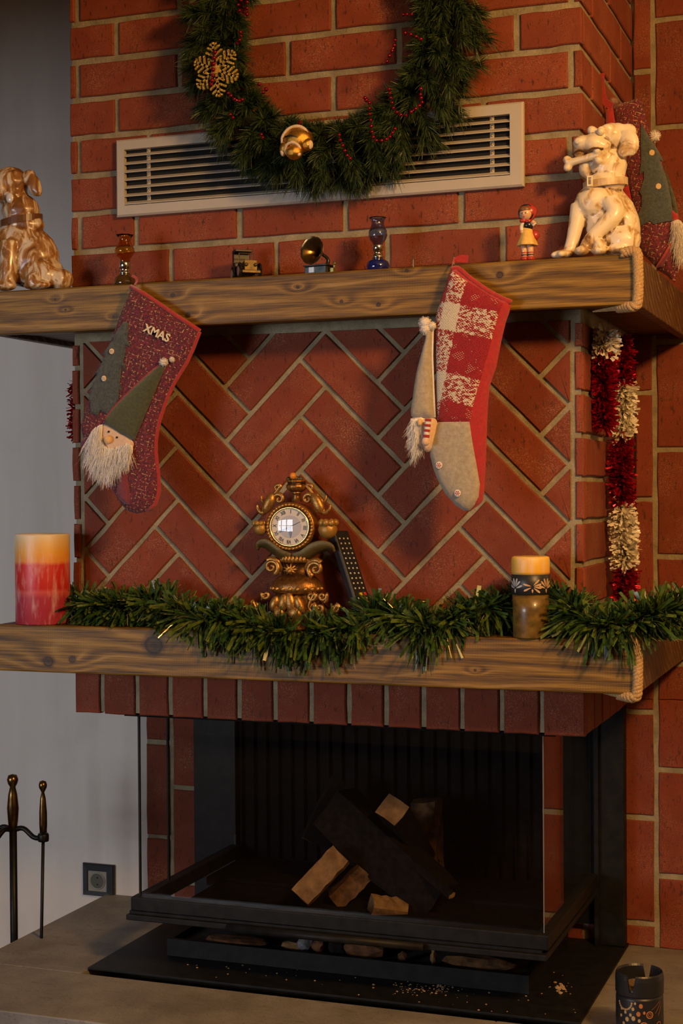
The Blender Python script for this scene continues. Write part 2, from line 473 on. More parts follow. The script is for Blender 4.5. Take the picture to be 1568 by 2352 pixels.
# course hidden behind the mantel is left as mortar; below it the herringbone panel
def clip(poly, a, b, cc):
    "keep a*u+b*v<=cc"
    out = []
    for i in range(len(poly)):
        p, q = poly[i], poly[(i+1) % len(poly)]; dp, dq = a*p[0]+b*p[1]-cc, a*q[0]+b*q[1]-cc
        if dp <= 0: out.append(p)
        if dp*dq < 0:
            t = dp/(dp-dq); out.append((p[0]+(q[0]-p[0])*t, p[1]+(q[1]-p[1])*t))
    return out
HA, HBW, HS, HZ = .252, .086, .445, 1.386
PX0, PX1, PZ0, PZ1 = .028, 1.158, LZ1-.03, MZ0-.010
r2 = math.sqrt(.5)
for i in range(-4, 5):
    for k in range(-14, 15):
        for kind in (0, 1):
            p0, p1, q0, q1 = (0, HA, -HBW, 0) if kind == 0 else (HA, HA+HBW, -HBW, HA-HBW)
            op, oq = i*HA+k*HBW, i*HA-k*HBW; g = .0058
            pq = [(p0+g, q0+g), (p1-g, q0+g), (p1-g, q1-g), (p0+g, q1-g)]
            poly = [(HS+(p+op+q+oq)*r2, HZ+(p+op-q-oq)*r2) for p, q in pq]
            for a, b, cc in ((-1, 0, -PX0), (1, 0, PX1), (0, -1, -PZ0), (0, 1, PZ1)):
                if poly: poly = clip(poly, a, b, cc)
            if len(poly) < 3: continue
            ar = abs(sum(poly[j][0]*poly[(j+1) % len(poly)][1]-poly[(j+1) % len(poly)][0]*poly[j][1] for j in range(len(poly)))/2)
            if ar < 3.5e-4: continue
            cx = sum(p[0] for p in poly)/len(poly); cz = sum(p[1] for p in poly)/len(poly)
            poly = [(p[0]-cx, p[1]-cz) for p in poly]
            full = ar > .0176
            key = ('h', kind, rnd.randrange(5)) if full else ('hc', i, k, kind)
            if key not in _bc:
                gg = brick_mesh(str(key), poly, .02, M_BRICK2, bev=.0025 if full else .0010, jit=.0012 if full else .0004)
                _bc[key] = mesh_data('brick', gg[0], gg[1], M_BRICK2)
            put_brick(breast, _bc[key], (cx, .0012-rnd.uniform(0, .0015), cz))
# narrow brick edges at both sides of the panel and the lower right return
z = LZ1-.03
n = 0
while z < MZ0-.02:
    z1 = min(z+.0885, MZ0-.004)
    rect_brick(breast, 0-rnd.uniform(-.001, .003), .0155, z, z1-.012, mat=M_BRICK)
    rect_brick(breast, 1.170, W, z, z1-.012, mat=M_BRICK)
    ys = [.0215, .24, D] if n % 2 else [.0215, .37, D]
    for a, b in zip(ys[:-1], ys[1:]): rect_brick(breast, a if a < .03 else a+.004, b-.004, z, z1-.012, 'side', W, M_BRICK2)
    z += .0885; n += 1
# soldier course forming the hood over the firebox
xj = [0.0, .0525]
hx = [178, 234, 313, 390, 469, 548, 630, 713, 800, 885, 971, 1060, 1150, 1242]
xs = [at(x, 1600, 0).x for x in hx]; xs[0] = 0.0
xs += [W]
for i, (a, b) in enumerate(zip(xs[:-1], xs[1:])):
    rect_brick(breast, a+(.006 if i else 0), b-(.006 if i < len(xs)-2 else 0), HB, LZ0-.003, mat=M_BRICK2)
for i in range(7):
    y0 = .0215+i*.0865
    rect_brick(breast, y0+.002, min(y0+.0835, D), HB, LZ0-.003, 'side', W, M_BRICK2)

# ------------------------------------------------------------------ brick facing of the back wall (bricks set on end)
def facing(name, zones, label):
    root = struct(name, join(*[box(x0, x1, D-.016, D+.001, z0, z1) for x0, x1, z0, z1 in zones]), M_MORTAR); tag(root, label)
    for x0, x1, z0, z1 in zones:
        k = int((x0-1.238)/.0865)-1
        while 1.238+k*.0865 < x1:
            a, b = max(x0, 1.238+k*.0865+.0065), min(x1, 1.238+(k+1)*.0865-.0065)
            z = (1.295 if k % 2 == 0 else 1.433)-.257*12
            while z < z1:
                za, zb = max(z0, z+.0065), min(z1, z+.257-.0065)
                if b-a > .008 and zb-za > .015: rect_brick(root, a, b, za, zb, pos=D-.021, mat=M_BRICK2, depth=.012)
                z += .257
            k += 1
    return root
facing('wall_brick_facing', [(1.192, 1.75, HB, 2.95), (1.1515, 1.75, ZH, HB)], 'wall faced with red bricks set on end right of the chimney')
facing('wall_brick_lining', [(-.134, 1.1515, ZH, HB-.004)], 'red brick lining of the wall behind the glass firebox')

# ------------------------------------------------------------------ hearth of stone slabs
def stone_mat():
    t = NT('hearth_stone'); p = t.coord()
    cc = t.ramp(t.noise(p, 7, 6, .6), [(.3, (.15, .135, .12)), (.7, (.28, .26, .23))])
    cc = t.mix(t.ramp(t.noise(t.coord(scale=(14, 60, 14)), 1, 4), [(.62, 0.0), (.72, .55)]), cc, (.10, .06, .035))
    cc = t.mix(t.ramp(t.noise(p, 150, 3), [(.62, 0.0), (.7, .6)]), cc, (.07, .05, .04))
    t.P(Base_Color=cc, Roughness=.6); t.bump(t.math('ADD', t.noise(p, 90, 5), t.noise(p, 16, 3)), .35, .003); return t.m
M_STONE = stone_mat()
hearth = struct('hearth', box(-.25, 1.72, -.275, D-.02, 0, ZH-.045), M_MORTAR); tag(hearth, 'raised stone hearth in front of the firebox')
part('stone_slab', box(-.270, .018, -.0135, D, ZH-.045, ZH, .002), M_STONE, hearth)
part('stone_slab', box(-.272, 1.0, -.296, -.0142, ZH-.045, ZH-.0004, .003), M_STONE, hearth)
part('stone_slab', box(1.0008, 1.75, -.296, -.0142, ZH-.045, ZH, .003), M_STONE, hearth)
part('stone_slab', box(1.16, 1.75, -.0137, D, ZH-.045, ZH-.0005, .002), M_STONE, hearth)

# ------------------------------------------------------------------ wooden mantels
KN_U = [(x_, z_, r_*1.0) for x_, z_, r_ in [(at(x, y, -.13).x, at(x, y, -.13).z, r) for x, y, r in [(128, 688, .006), (152, 712, .006), (398, 678, .011), (432, 725, .013), (685, 660, .008), (785, 693, .009), (1148, 632, .016), (935, 622, .008), (870, 700, .01), (262, 728, .006)]]]
KN_L = [(x_, z_, r_*1.0) for x_, z_, r_ in [(at(x, y, -.13).x, at(x, y, -.13).z, r) for x, y, r in [(352, 1482, .052), (165, 1515, .02), (110, 1520, .03), (560, 1500, .012), (1090, 1540, .006)]]]
M_WOODU = wood_mat('mantel_wood', 'x', knots=KN_U)
M_WOODL = wood_mat('mantel_wood_low', 'x', knots=KN_L)
M_WOODE = wood_mat('mantel_wood_end', 'y', cols=((.05, .022, .007), (.11, .052, .015), (.19, .09, .026)))
M_JUTE = NT('jute_rope'); _p = M_JUTE.coord()
M_JUTE.P(Base_Color=M_JUTE.ramp(M_JUTE.noise(_p, 420, 3), [(.3, (.33, .19, .07)), (.7, (.62, .42, .20))]), Roughness=.95); M_JUTE.bump(M_JUTE.noise(_p, 500, 2), .6, .002); M_JUTE = M_JUTE.m
def rope(path, r, name, parent):
    "three strands twisted round a path"
    P, T, N = frames(path); g = []
    L = [0]
    for a, b in zip(P[:-1], P[1:]): L.append(L[-1]+(b-a).length)
    for s in range(3):
        pts = []
        for p, t, n, l in zip(P, T, N, L):
            a = l/.011*2*PI/2+s*2*PI/3; pts.append(p+(n*math.cos(a)+t.cross(n)*math.sin(a))*r*.5)
        g.append(tube(pts, r*.62, 7))
    return part(name, join(*g), M_JUTE, parent, smooth=True)
def mantel(label, z0, z1, o, wood, ropex):
    root = thing('wooden_mantel', label, 'mantel shelf', (W/2, .25, z0))
    x0, x1, y0, t = -o, W+o, -o, .022
    part('front_board', box(x0, x1, y0, y0+t, z0, z1, .004), wood, root)
    part('top_board', box(x0+.001, x1-.001, y0+t+.0005, -.0005, z1-t, z1-.001, .001), wood, root)
    for a, b in ((x0, -.0015), (W+.0035, x1)):
        part('top_board', box(a+.001, b-.001, .0005, D-.022, z1-t, z1-.001, .001), M_WOODE, root)
        part('bottom_board', box(a+.002, b-.001, .0005, D-.022, z0+.012, z0+t, .001), M_WOODE, root)
    part('bottom_board', box(x0+.002, x1-.002, y0+t+.0005, -.002, z0+.010, z0+t, .001), wood, root)
    part('end_board', box(x1-t, x1, y0+t+.0005, D-.022, z0, z1, .003), M_WOODE, root)
    part('end_board', box(x0, x0+t, y0+t+.0005, D-.004, z0, z1, .003), M_WOODE, root)
    # jute rope wrapped round the right front corner
    q = .0075
    path = [(x1-.03, y0-.0005, z1+q*.3), (x1-.012, y0-q*.3, z1+q*.6), (x1-.001, y0-q*.5, z1+.001), (x1+.001, y0-q*.55, z1-.014), (x1+.002, y0-q*.6, (z0+z1)/2), (x1+.001, y0-q*.55, z0+.014), (x1-.002, y0-q*.5, z0-.002), (x1-.013, y0-q*.2, z0-q*.6), (x1-.04, y0+.02, z0-q*.45), (x1-.10, y0+.07, z0-q*.3)]
    rope(smoothpath(path[:-1], 14), .0098, 'rope_trim', root)
    part('rope_fray', tube(smoothpath(path[-2:], 6), [.006-.0007*i for i in range(7)], 7), M_JUTE, root)
    return root
mantel('upper wooden mantel shelf carrying the dogs and trinkets', MZ0, MZ1, .133, M_WOODU, 0)
mantel('lower wooden mantel shelf carrying the garland, clock and candles', LZ0, LZ1, .128, M_WOODL, 0)
# ------------------------------------------------------------------ ceiling lamp (out of frame, right of the camera)
cl = thing('ceiling_lamp', 'small ceiling lamp with a bare warm bulb', 'lamp', (LAMP_POS.x, LAMP_POS.y, LAMP_POS.z))
M_BRASS = plain('lamp_brass', (.55, .38, .14), .3, 1.0)
part('ceiling_rose', lathe([(.055, 2.925), (.05, 2.945), (.05, 2.949)], (LAMP_POS.x, LAMP_POS.y, 0)), M_BRASS, cl)
part('cord', tube([(LAMP_POS.x, LAMP_POS.y, 2.93), (LAMP_POS.x, LAMP_POS.y, 2.74)], .004), plain('cord_black', (.02, .02, .02), .5), cl)
part('socket', lathe([(.015, 2.69), (.022, 2.70), (.022, 2.735), (.010, 2.745)], (LAMP_POS.x, LAMP_POS.y, 0)), M_BRASS, cl)
ld = bpy.data.lights.new('bulb_light', 'POINT'); ld.energy = LAMP_POWER; ld.color = (1.0, .535, .175); ld.shadow_soft_size = .15
lo = bpy.data.objects.new('bulb_light', ld); C.objects.link(lo); lo.parent = cl; lo.location = (0, 0, 0)

# ------------------------------------------------------------------ firebox insert with three glass sides
M_IRON = plain('black_steel', (.012, .012, .012), .5, .1, .18, noise=.4, scale=40, bump=.05)
M_IRON2 = plain('black_cast_iron', (.008, .0075, .0075), .8, .0, .08, noise=.4, scale=30, bump=.2)
def pane_mat():
    t = NT('fire_glass'); gl = t.n('ShaderNodeBsdfGlossy', i_Roughness=.015); gl.inputs[0].default_value = (1, 1, 1, 1)
    tr = t.n('ShaderNodeBsdfTransparent'); tr.inputs[0].default_value = (.955, .96, .965, 1)
    lw = t.n('ShaderNodeLayerWeight', i_Blend=.5)
    fr = t.math('MULTIPLY_ADD', t.math('POWER', lw.outputs['Facing'], 5.0), .96, .04)
    mx = t.n('ShaderNodeMixShader'); t.set(mx.inputs[0], fr); t.set(mx.inputs[1], tr.outputs[0]); t.set(mx.inputs[2], gl.outputs[0])
    t.t.links.new(mx.outputs[0], t.out.inputs[0]); return t.m
M_PANE = pane_mat()
GX0, GX1, GY = .150, 1.092, .030
fb = thing('fireplace_insert', 'black steel fireplace insert with glass front and sides', 'fireplace', ((GX0+GX1)/2, .3, ZH))
part('base_plate', box(.019, 1.172, .012, D-.022, ZH+.0005, ZH+.006, .001), M_IRON, fb)
# open ash pan standing on the plate
ax0, ax1, ay0, ay1, az = .152, 1.03, .155, .56, ZH+.046
part('ash_pan', join(box(ax0, ax1, ay0, ay0+.012, ZH+.006, az), box(ax0, ax0+.012, ay0+.012, ay1, ZH+.006, az), box(ax1-.012, ax1, ay0+.012, ay1, ZH+.006, az), box(ax0+.012, ax1-.012, ay0+.012, ay1, ZH+.006, ZH+.012), box(ax0, ax1, ay1, ay1+.012, ZH+.006, az)), M_IRON, fb)
part('ash_bed', box(ax0+.0125, ax1-.0125, ay0+.0125, ay1-.001, ZH+.0125, az-.014), plain('ash_grey_bed', (.05, .038, .028), .95, dark=(.012, .009, .008), scale=60, bump=.8), fb)
# bottom rail of the glazing
part('door_frame', join(box(GX0-.016, GX1+.014, GY-.022, GY+.014, .499, .531, .003), box(GX0-.016, GX0+.014, GY+.0145, .565, .499, .531, .003), box(GX1-.014, GX1+.014, GY+.0145, .565, .499, .531, .003)), M_IRON, fb)
part('lower_rail', join(box(GX0-.024, GX1+.012, GY-.030, GY-.008, .479, .492, .002), box(GX1-.012, GX1+.012, GY-.0075, .56, .479, .492, .002), box(GX0-.02, GX1, GY-.02, GY+.0, .4925, .4985)), M_IRON, fb)
part('inner_sill', join(box(GX0+.015, GX1-.015, .35, .565, .478, .498), box(GX0+.05, GX1-.05, GY+.03, .35, .478, .490)), M_IRON2, fb)
part('handle', tube([(at(525, 2110, 0).x, GY-.040, .487), (at(975, 2140, 0).x, GY-.040, .487)], .0088, 12), M_IRON, fb, smooth=True)
for hx_ in (at(560, 2110, 0).x, at(940, 2140, 0).x): part('handle_bracket', box(hx_-.006, hx_+.006, GY-.038, GY-.029, .483, .490), M_IRON, fb)
part('front_glass', box(GX0+.001, GX1-.001, GY-.002, GY+.002, .528, HB-.001), M_PANE, fb)
part('side_glass', box(GX1-.002, GX1+.002, GY+.003, .56, .528, HB-.001), M_PANE, fb)
part('side_glass', box(GX0-.002, GX0+.002, GY+.003, .56, .528, HB-.001), M_PANE, fb)
part('glass_seam', box(GX0-.0035, GX0+.0005, GY-.004, GY+.0025, .531, HB-.001), M_IRON, fb)
part('glass_seam', box(GX0-.002, GX0+.002, .168, .176, .531, HB-.001), M_IRON, fb)
part('glass_seam', box(GX1+.0002, GX1+.0022, GY-.003, GY-.001, .531, HB-.001), plain('glass_edge', (.16, .17, .17), .35), fb)
# black back of the fire chamber with upright ribs, and the flanges against the wall
part('back_plate', box(GX0, GX1, .585, .604, .40, HB-.004), M_IRON2, fb)
nr = 27
for i in range(nr):
    x = GX0+.012+(GX1-GX0-.03)*i/(nr-1)
    part('back_rib', prism([(x, .5), (x+.0022, .5), (x+.0022, HB-.006), (x, HB-.006)], .572, .5848), M_IRON2, fb)
part('side_flange', box(.028, GX0-.001, .566, .6045, ZH+.007, HB-.004, .002), M_IRON, fb)
part('side_flange', box(GX1+.001, 1.168, .566, .6045, ZH+.007, HB-.004, .002), M_IRON, fb)
part('flange_strip', box(1.098, 1.108, .555, .5655, ZH+.007, HB-.004), M_IRON, fb)
part('chamber_floor', box(GX0+.03, GX1-.03, .42, .58, .462, .4775), M_IRON2, fb)
part('top_frame', box(GX0-.03, GX1+.03, .012, .56, HB-.0045, HB+.0035), M_IRON2, fb)

# logs
def bark_mat(name, a, b, sc=(18, 18, 18)):
    t = NT(name); f = t.noise(t.coord(scale=sc), 1, 5, .6)
    t.P(Base_Color=t.ramp(f, [(.35, a), (.65, b)]), Roughness=.85, Specular_IOR_Level=.12); t.bump(f, .5, .004); return t.m
M_SPLIT = bark_mat('split_wood', (.16, .085, .035), (.30, .175, .08), (30, 30, 30))
M_CHAR = bark_mat('charred_wood', (.004, .0035, .0035), (.012, .009, .008), (60, 60, 60))
M_BARK = bark_mat('log_bark', (.05, .028, .014), (.17, .085, .035), (40, 40, 40))
def log(label, a, b, prof, mats, roll=0.0, endmat=0):
    "split log from a to b with cross-section polygon"
    a, b = Vector(a), Vector(b); t = (b-a).normalized(); n = t.cross(Vector((0, 1, 0)))
    n = n.normalized() if n.length > .1 else Vector((1, 0, 0)); m = t.cross(n)
    n, m = n*math.cos(roll)+m*math.sin(roll), m*math.cos(roll)-n*math.sin(roll)
    K = 7; V, F, fm = [], [], []; q = len(prof); r = random.Random(label)
    for k in range(K+1):
        p = a+(b-a)*(k/K)
        for (u, v) in prof:
            j = 1+r.uniform(-.07, .07); V.append(p+n*u*j+m*v*j+t*(r.uniform(-.003, .003) if k in (0, K) else 0))
    for k in range(K):
        for i in range(q):
            F.append((k*q+i, k*q+(i+1) % q, (k+1)*q+(i+1) % q, (k+1)*q+i)); fm.append(i % len(mats) if len(mats) == q else 0)
    F.append(tuple(range(q))[::-1]); fm.append(endmat); F.append(tuple(K*q+i for i in range(q))); fm.append(endmat)
    return tag(part('log', (V, F), mats, None, fmat=fm), label, 'log', 'logs in the firebox')
sq = lambda w, h: [(-w, -h), (0, -h*1.05), (w, -h), (w*1.05, 0), (w, h), (0, h*.95), (-w, h), (-w*.95, 0)]
YL = .26
log('pale split log leaning in front of the charred ones', at(690, 2062, .16), at(783, 1962, .22), sq(.026, .022), [M_SPLIT])
log('thick charred black log lying across the pile', at(770, 1850, .33), at(1010, 2075, .28), sq(.052, .05), [M_CHAR])
log('charred log with its sawn pale end facing out of the fire', at(900, 1860, .24), at(975, 1985, .46), sq(.031, .027), [M_CHAR, M_SPLIT], .55, 1)
log('thin split log with a pale edge behind the pile', at(722, 1935, .42), at(790, 1800, .45), sq(.035, .012), [M_CHAR, M_SPLIT], .5, 1)
log('rough brown log at the back right of the pile', at(985, 2040, .46), at(980, 1838, .47), sq(.03, .035), [M_BARK])
log('short orange piece of log under the pile', at(850, 2090, .20), at(930, 2100, .24), sq(.026, .026), [M_SPLIT, M_BARK], .3, 0)
log('broken piece of bark-covered wood beside the pale log', at(768, 2070, .24), at(838, 2000, .27), sq(.022, .022), [M_BARK, M_SPLIT], .3, 1)
log('thin charred stick with a pale tip on the right', at(960, 1990, .25), at(1038, 2058, .2), sq(.008, .008), [M_CHAR, M_SPLIT], 0, 1)
# debris in the ash pan
def chunk(label, px, py, r, m, sq_=(1, 1, 1), Y=.205):
    p = at(px, py, Y); g = ico((p.x, p.y, az-.0138+r*sq_[2]*1.0), (r*sq_[0], r*sq_[1], r*sq_[2]), 2)
    rr = random.Random(label); V = [Vector(v)+Vector((rr.uniform(-1, 1), rr.uniform(-1, 1), rr.uniform(-1, 1)))*r*.16 for v in g[0]]
    return tag(part('ember_piece', (V, g[1]), m, None), label, 'debris', 'burnt bits in the ash pan')
M_ASHC = plain('ash_grey', (.16, .16, .17), .9, noise=.4, scale=120); M_EMB = plain('burnt_orange_wood', (.13, .048, .012), .8, noise=.5, scale=50)
chunk('small grey ash lump at the left end of the pan debris', 700, 2150, .019, M_ASHC)
chunk('pale tan wood chip lying flat in the ash pan', 678, 2165, .016, M_SPLIT, (2.2, 1, .7))
chunk('brown wood chip beside the grey ash lump', 732, 2158, .017, M_EMB)
chunk('charred black end of a log in the ash pan', 775, 2165, .02, M_CHAR, (1.3, 1, 1))
chunk('large orange-brown chunk of wood in the ash pan', 835, 2175, .024, M_EMB, (2.2, 1, .85))
chunk('dark crumb between the orange chunk and the thin chip', 925, 2185, .012, M_BARK)
chunk('thin upright wood chip in the ash pan', 995, 2195, .017, M_SPLIT, (.4, .5, 1.1))
chunk('brown crust at the right end of the ash pan', 1100, 2205, .016, M_BARK, (5.5, 1.5, .9))
chunk('orange crust at the left end of the ash pan', 545, 2150, .014, M_EMB, (6, 2.2, .7))
# ash dust and crumbs scattered on the plate
cb, cd = [], []
V, F = [], []
for i in range(260):
    if i < 110: px, py = nrg.normal(990, 45), nrg.normal(2268, 9)
    elif i < 150: px, py = nrg.normal(1285, 9), nrg.normal(2268, 5)
    else: px, py = nrg.uniform(420, 1330), nrg.uniform(2215, 2330)
    p = atZ(px, py, ZH+.0068)
    if not (.03 < p.x < 1.16 and .015 < p.y < .6): continue
    if p.y > .15 and .15 < p.x < 1.035: continue
    s = abs(nrg.normal(.0009, .0006))+.0004
    if abs(px-1285) < 12 and i < 150: s *= 2
    g = ico((p.x, p.y, ZH+.0062+s*.4), (s*1.4, s, s*.7), 1); n0 = len(V); V += g[0]; F += [tuple(q+n0 for q in f) for f in g[1]]
cr = part('ash_crumbs', (V, F), plain('wood_crumbs', (.38, .25, .12), .9), None)
tag(cr, 'pale wood crumbs and ash scattered on the black plate', 'crumbs', kind='stuff')
# ------------------------------------------------------------------ ventilation grille
M_GRILLE = plain('grille_enamel', (.50, .46, .40), .42, noise=.04, scale=20)
M_SLAT = plain('grille_slat', (.46, .41, .33), .45)
M_DARK = plain('hollow_shade', (.006, .006, .006), .9)
gx0, gx1, gz0, gz1 = .1255, 1.0685, 2.083, 2.257
ix0, ix1, iz0, iz1 = .1465, 1.0400, 2.1075, 2.2335
gr = thing('vent_grille', 'pale metal vent grille with horizontal slats in the brickwork', 'vent grille', ((gx0+gx1)/2, -.01, gz0))
def rim_frame(o, i, y0, y1, b):
    (a0, a1, c0, c1), (b0, b1, d0, d1) = o, i
    R = [[(a0, y1, c0), (a1, y1, c0), (a1, y1, c1), (a0, y1, c1)], [(a0, y0+b, c0), (a1, y0+b, c0), (a1, y0+b, c1), (a0, y0+b, c1)],
         [(a0+b, y0, c0+b), (a1-b, y0, c0+b), (a1-b, y0, c1-b), (a0+b, y0, c1-b)], [(b0, y0+.0005, d0), (b1, y0+.0005, d0), (b1, y0+.0005, d1), (b0, y0+.0005, d1)], [(b0, y1, d0), (b1, y1, d0), (b1, y1, d1), (b0, y1, d1)]]
    V = [p for r in R for p in r]; F = []
    for k in range(4):
        for j in range(4): F.append((k*4+j, k*4+(j+1) % 4, k*4+4+(j+1) % 4, k*4+4+j))
    return V, F
part('grille_frame', rim_frame((gx0, gx1, gz0, gz1), (ix0, ix1, iz0, iz1), -.0165, -.0025, .004), M_GRILLE, gr)
part('gap_shade', box(ix0-.004, ix1+.004, -.0035, -.0025, iz0-.004, iz1+.004), M_DARK, gr)  # near-black sheet stands in for the shade behind the slats
ns = 7; pit = (iz1-iz0)/ns
for i in range(ns):
    zb = iz0+.0018+i*pit
    sec = [(-.0150, zb), (-.0135, zb-.0002), (-.0045, zb+.0075), (-.0045, zb+.0088), (-.0140, zb+.0022), (-.0150, zb+.0022)]
    V = [(x, y, z) for x in (ix0+.0002, ix1-.0002) for y, z in sec]
    F = [(k, (k+1) % 6, 6+(k+1) % 6, 6+k) for k in range(6)]+[tuple(range(6))[::-1], tuple(range(6, 12))]
    part('slat', (V, F), M_SLAT, gr)
for px in (338, 1128):
    x = at(px, 380 if px < 500 else 340, -.012).x
    rod = part('support_bar', box(x-.0045, x+.0045, -.0052, -.0038, iz0, iz1), M_GRILLE, gr)
    for i in range(ns): part('rivet', ico((x, -.0070, iz0+.0018+(i+.72)*pit), (.0028, .0022, .0030), 1), plain('rivet_brass', (.75, .55, .22), .3, 1.0) if i == 0 and px < 500 else bpy.data.materials['rivet_brass'], rod, smooth=True)

# ------------------------------------------------------------------ wreath
def needle_mat(name, a, b, rough=.45):
    t = NT(name); f = t.noise(t.coord(), 55, 3)
    t.P(Base_Color=t.ramp(f, [(.35, a), (.65, b)]), Roughness=rough); return t.m
M_NEED = [needle_mat('pine_needle_dark', (.014, .028, .010), (.034, .060, .018)), needle_mat('pine_needle_green', (.034, .066, .016), (.075, .115, .030)), needle_mat('pine_needle_glint', (.09, .13, .05), (.20, .22, .10), .22)]
wc = at(750, 58, -.055); WR = .262
wr = thing('wreath', 'large dark green pine wreath hung on the chimney over the grille', 'wreath', (wc.x, -.002, wc.z))
path = [(wc.x+WR*math.cos(a), -.045, wc.z+WR*math.sin(a)) for a in np.linspace(0, 2*PI, 64, endpoint=False)]
part('wire_ring', tube(path, .022, 8, closed=True), plain('wreath_core', (.006, .010, .005), .9), wr)
def branch(a, rr, y, ln, tilt, n=170, nl=(.022, .042)):
    "one bushy twig: root on the ring at angle a, direction outward/downward"
    root = Vector((wc.x+rr*math.cos(a), y, wc.z+rr*math.sin(a)))
    rad = Vector((math.cos(a), 0, math.sin(a))); tan = Vector((-math.sin(a), 0, math.cos(a)))
    d = (rad*tilt[0]+tan*tilt[1]+Vector((0, -1, 0))*tilt[2]+Vector((0, 0, -1))*tilt[3]).normalized()
    t = nrg.uniform(0, 1, n)**.9
    base = np.array(root)+np.outer(t*ln, np.array(d)); base[:, 2] -= .25*ln*t*t
    rv = nrg.normal(size=(n, 3)); rv -= np.outer(rv@np.array(d), np.array(d)); rv /= np.linalg.norm(rv, axis=1)[:, None]
    dirs = np.array(d)*nrg.uniform(.75, 1.35, n)[:, None]+rv*nrg.uniform(.45, .95, n)[:, None]; dirs /= np.linalg.norm(dirs, axis=1)[:, None]
    lens = nrg.uniform(*nl, n)
    g = ribbons(base, dirs, lens, nrg.uniform(.0012, .0023, n), 2, .22, .35, bend=.12)
    V = np.array(g[0]); V[:, 1] = np.minimum(V[:, 1], -.0035)
    # the twigs lying over the metal grille stay in front of its frame
    over = (V[:, 2] < gz1+.01) & (V[:, 2] > gz0-.01); V[over, 1] = np.minimum(V[over, 1], -.018)
    mi = np.repeat(nrg.choice([0, 1, 2], n, p=[.5, .46, .04]), 2)
    st = tube([root, root+d*ln*.5-Vector((0, 0, .06*ln)), root+d*ln-Vector((0, 0, .25*ln))], .0012, 4)
    g2 = join((V, g[1]), st)
    o = part('branch', g2, M_NEED, wr, fmat=list(mi)+[0]*len(st[1])); return o
NB = 54
for i in range(NB):
    a = 2*PI*(i+nrg.uniform(-.3, .3))/NB
    if wc.z+(WR-.12)*math.sin(a) > 2.70: continue
    dn = .22+.45*max(0, math.cos(a))
    big = 1.0+.35*max(0, math.cos(a))*(math.sin(a) < .3)
    branch(a, WR+.022, -.040, .042*big, (1.0, nrg.uniform(-.5, .5), .30, dn))
    branch(a+.05, WR+.012, -.058, .050*big, (.75, nrg.uniform(-.6, .6), .75, dn))
    branch(a+.09, WR-.004, -.066, .040, (.2, nrg.uniform(-.9, .9), .95, dn))
    branch(a+.10, WR-.022, -.060, .034, (-.35, nrg.uniform(-.8, .8), .85, dn*.7))
    branch(a+.02, WR-.022, -.042, .034, (-.85, nrg.uniform(-.6, .6), .45, .12))
    branch(a+.06, WR-.020, -.028, .030, (-.9, nrg.uniform(-.8, .8), .1, .05), 120)
    if i % 2: branch(a, WR+.03, -.030, .044*big, (.9, nrg.uniform(-.9, .9), .1, .3))

# beads strung over the wreath
M_BEAD = plain('bead_crimson', (.30, .012, .03), .16, .75)
BY = -.135
strands = [
 [(893, 205), (895, 214), (897, 225), (900, 236), (903, 248), (911, 258), (920, 264), (932, 265), (944, 257), (954, 250), (963, 243), (969, 235), (967, 225), (965, 217), (966, 204)],
 [(848, 236), (848, 249), (849, 262), (851, 276), (852, 290), (854, 303), (857, 315), (864, 323), (876, 323), (887, 320), (895, 314), (901, 305), (907, 296)],
 [(925, 34), (934, 33), (945, 33)], [(930, 76), (943, 79), (955, 84), (966, 90)], [(907, 92), (905, 104), (900, 117), (894, 128), (888, 141)],
 [(493, 120), (491, 133), (490, 147), (489, 160), (488, 173), (487, 185), (485, 194)], [(524, 214), (530, 220), (538, 228), (549, 232), (556, 229)],
 [(529, 263), (535, 270)], [(595, 193), (604, 212), (611, 205)], [(553, 1), (567, 5), (547, 11), (567, 19), (550, 24), (560, 28), (567, 33)],
 [(552, 74), (553, 83), (550, 92), (545, 99)], [(779, 310), (781, 322), (787, 334), (792, 346), (797, 357), (804, 364)], [(600, 309), (603, 316)], [(688, 283), (686, 292)], [(838, 225), (841, 230)]]
bg = thing('bead_garland', 'string of small shiny crimson beads draped over the wreath', 'bead string', (wc.x, BY, wc.z))
_g = ico((0, 0, 0), 1, 2); bead_me = mesh_data('bead', _g[0], _g[1], M_BEAD, smooth=True)
for k, s_ in enumerate(strands):
    pts = [at(x, y, -.152 if k == 5 else BY-.012*math.sin(i_*.9)) for i_, (x, y) in enumerate(s_)]
    if len(pts) > 1:
        part('thread', tube(pts, .0007, 4), M_BEAD, bg)
        ln = [(b-a).length for a, b in zip(pts[:-1], pts[1:])]
    for p in pts:
        o = bpy.data.objects.new('bead', bead_me); C.objects.link(o); o.parent = bg; o.location = p-wloc(bg)
        o.scale = [(.0046 if k == 5 else .0040)*rnd.uniform(.9, 1.1)]*3

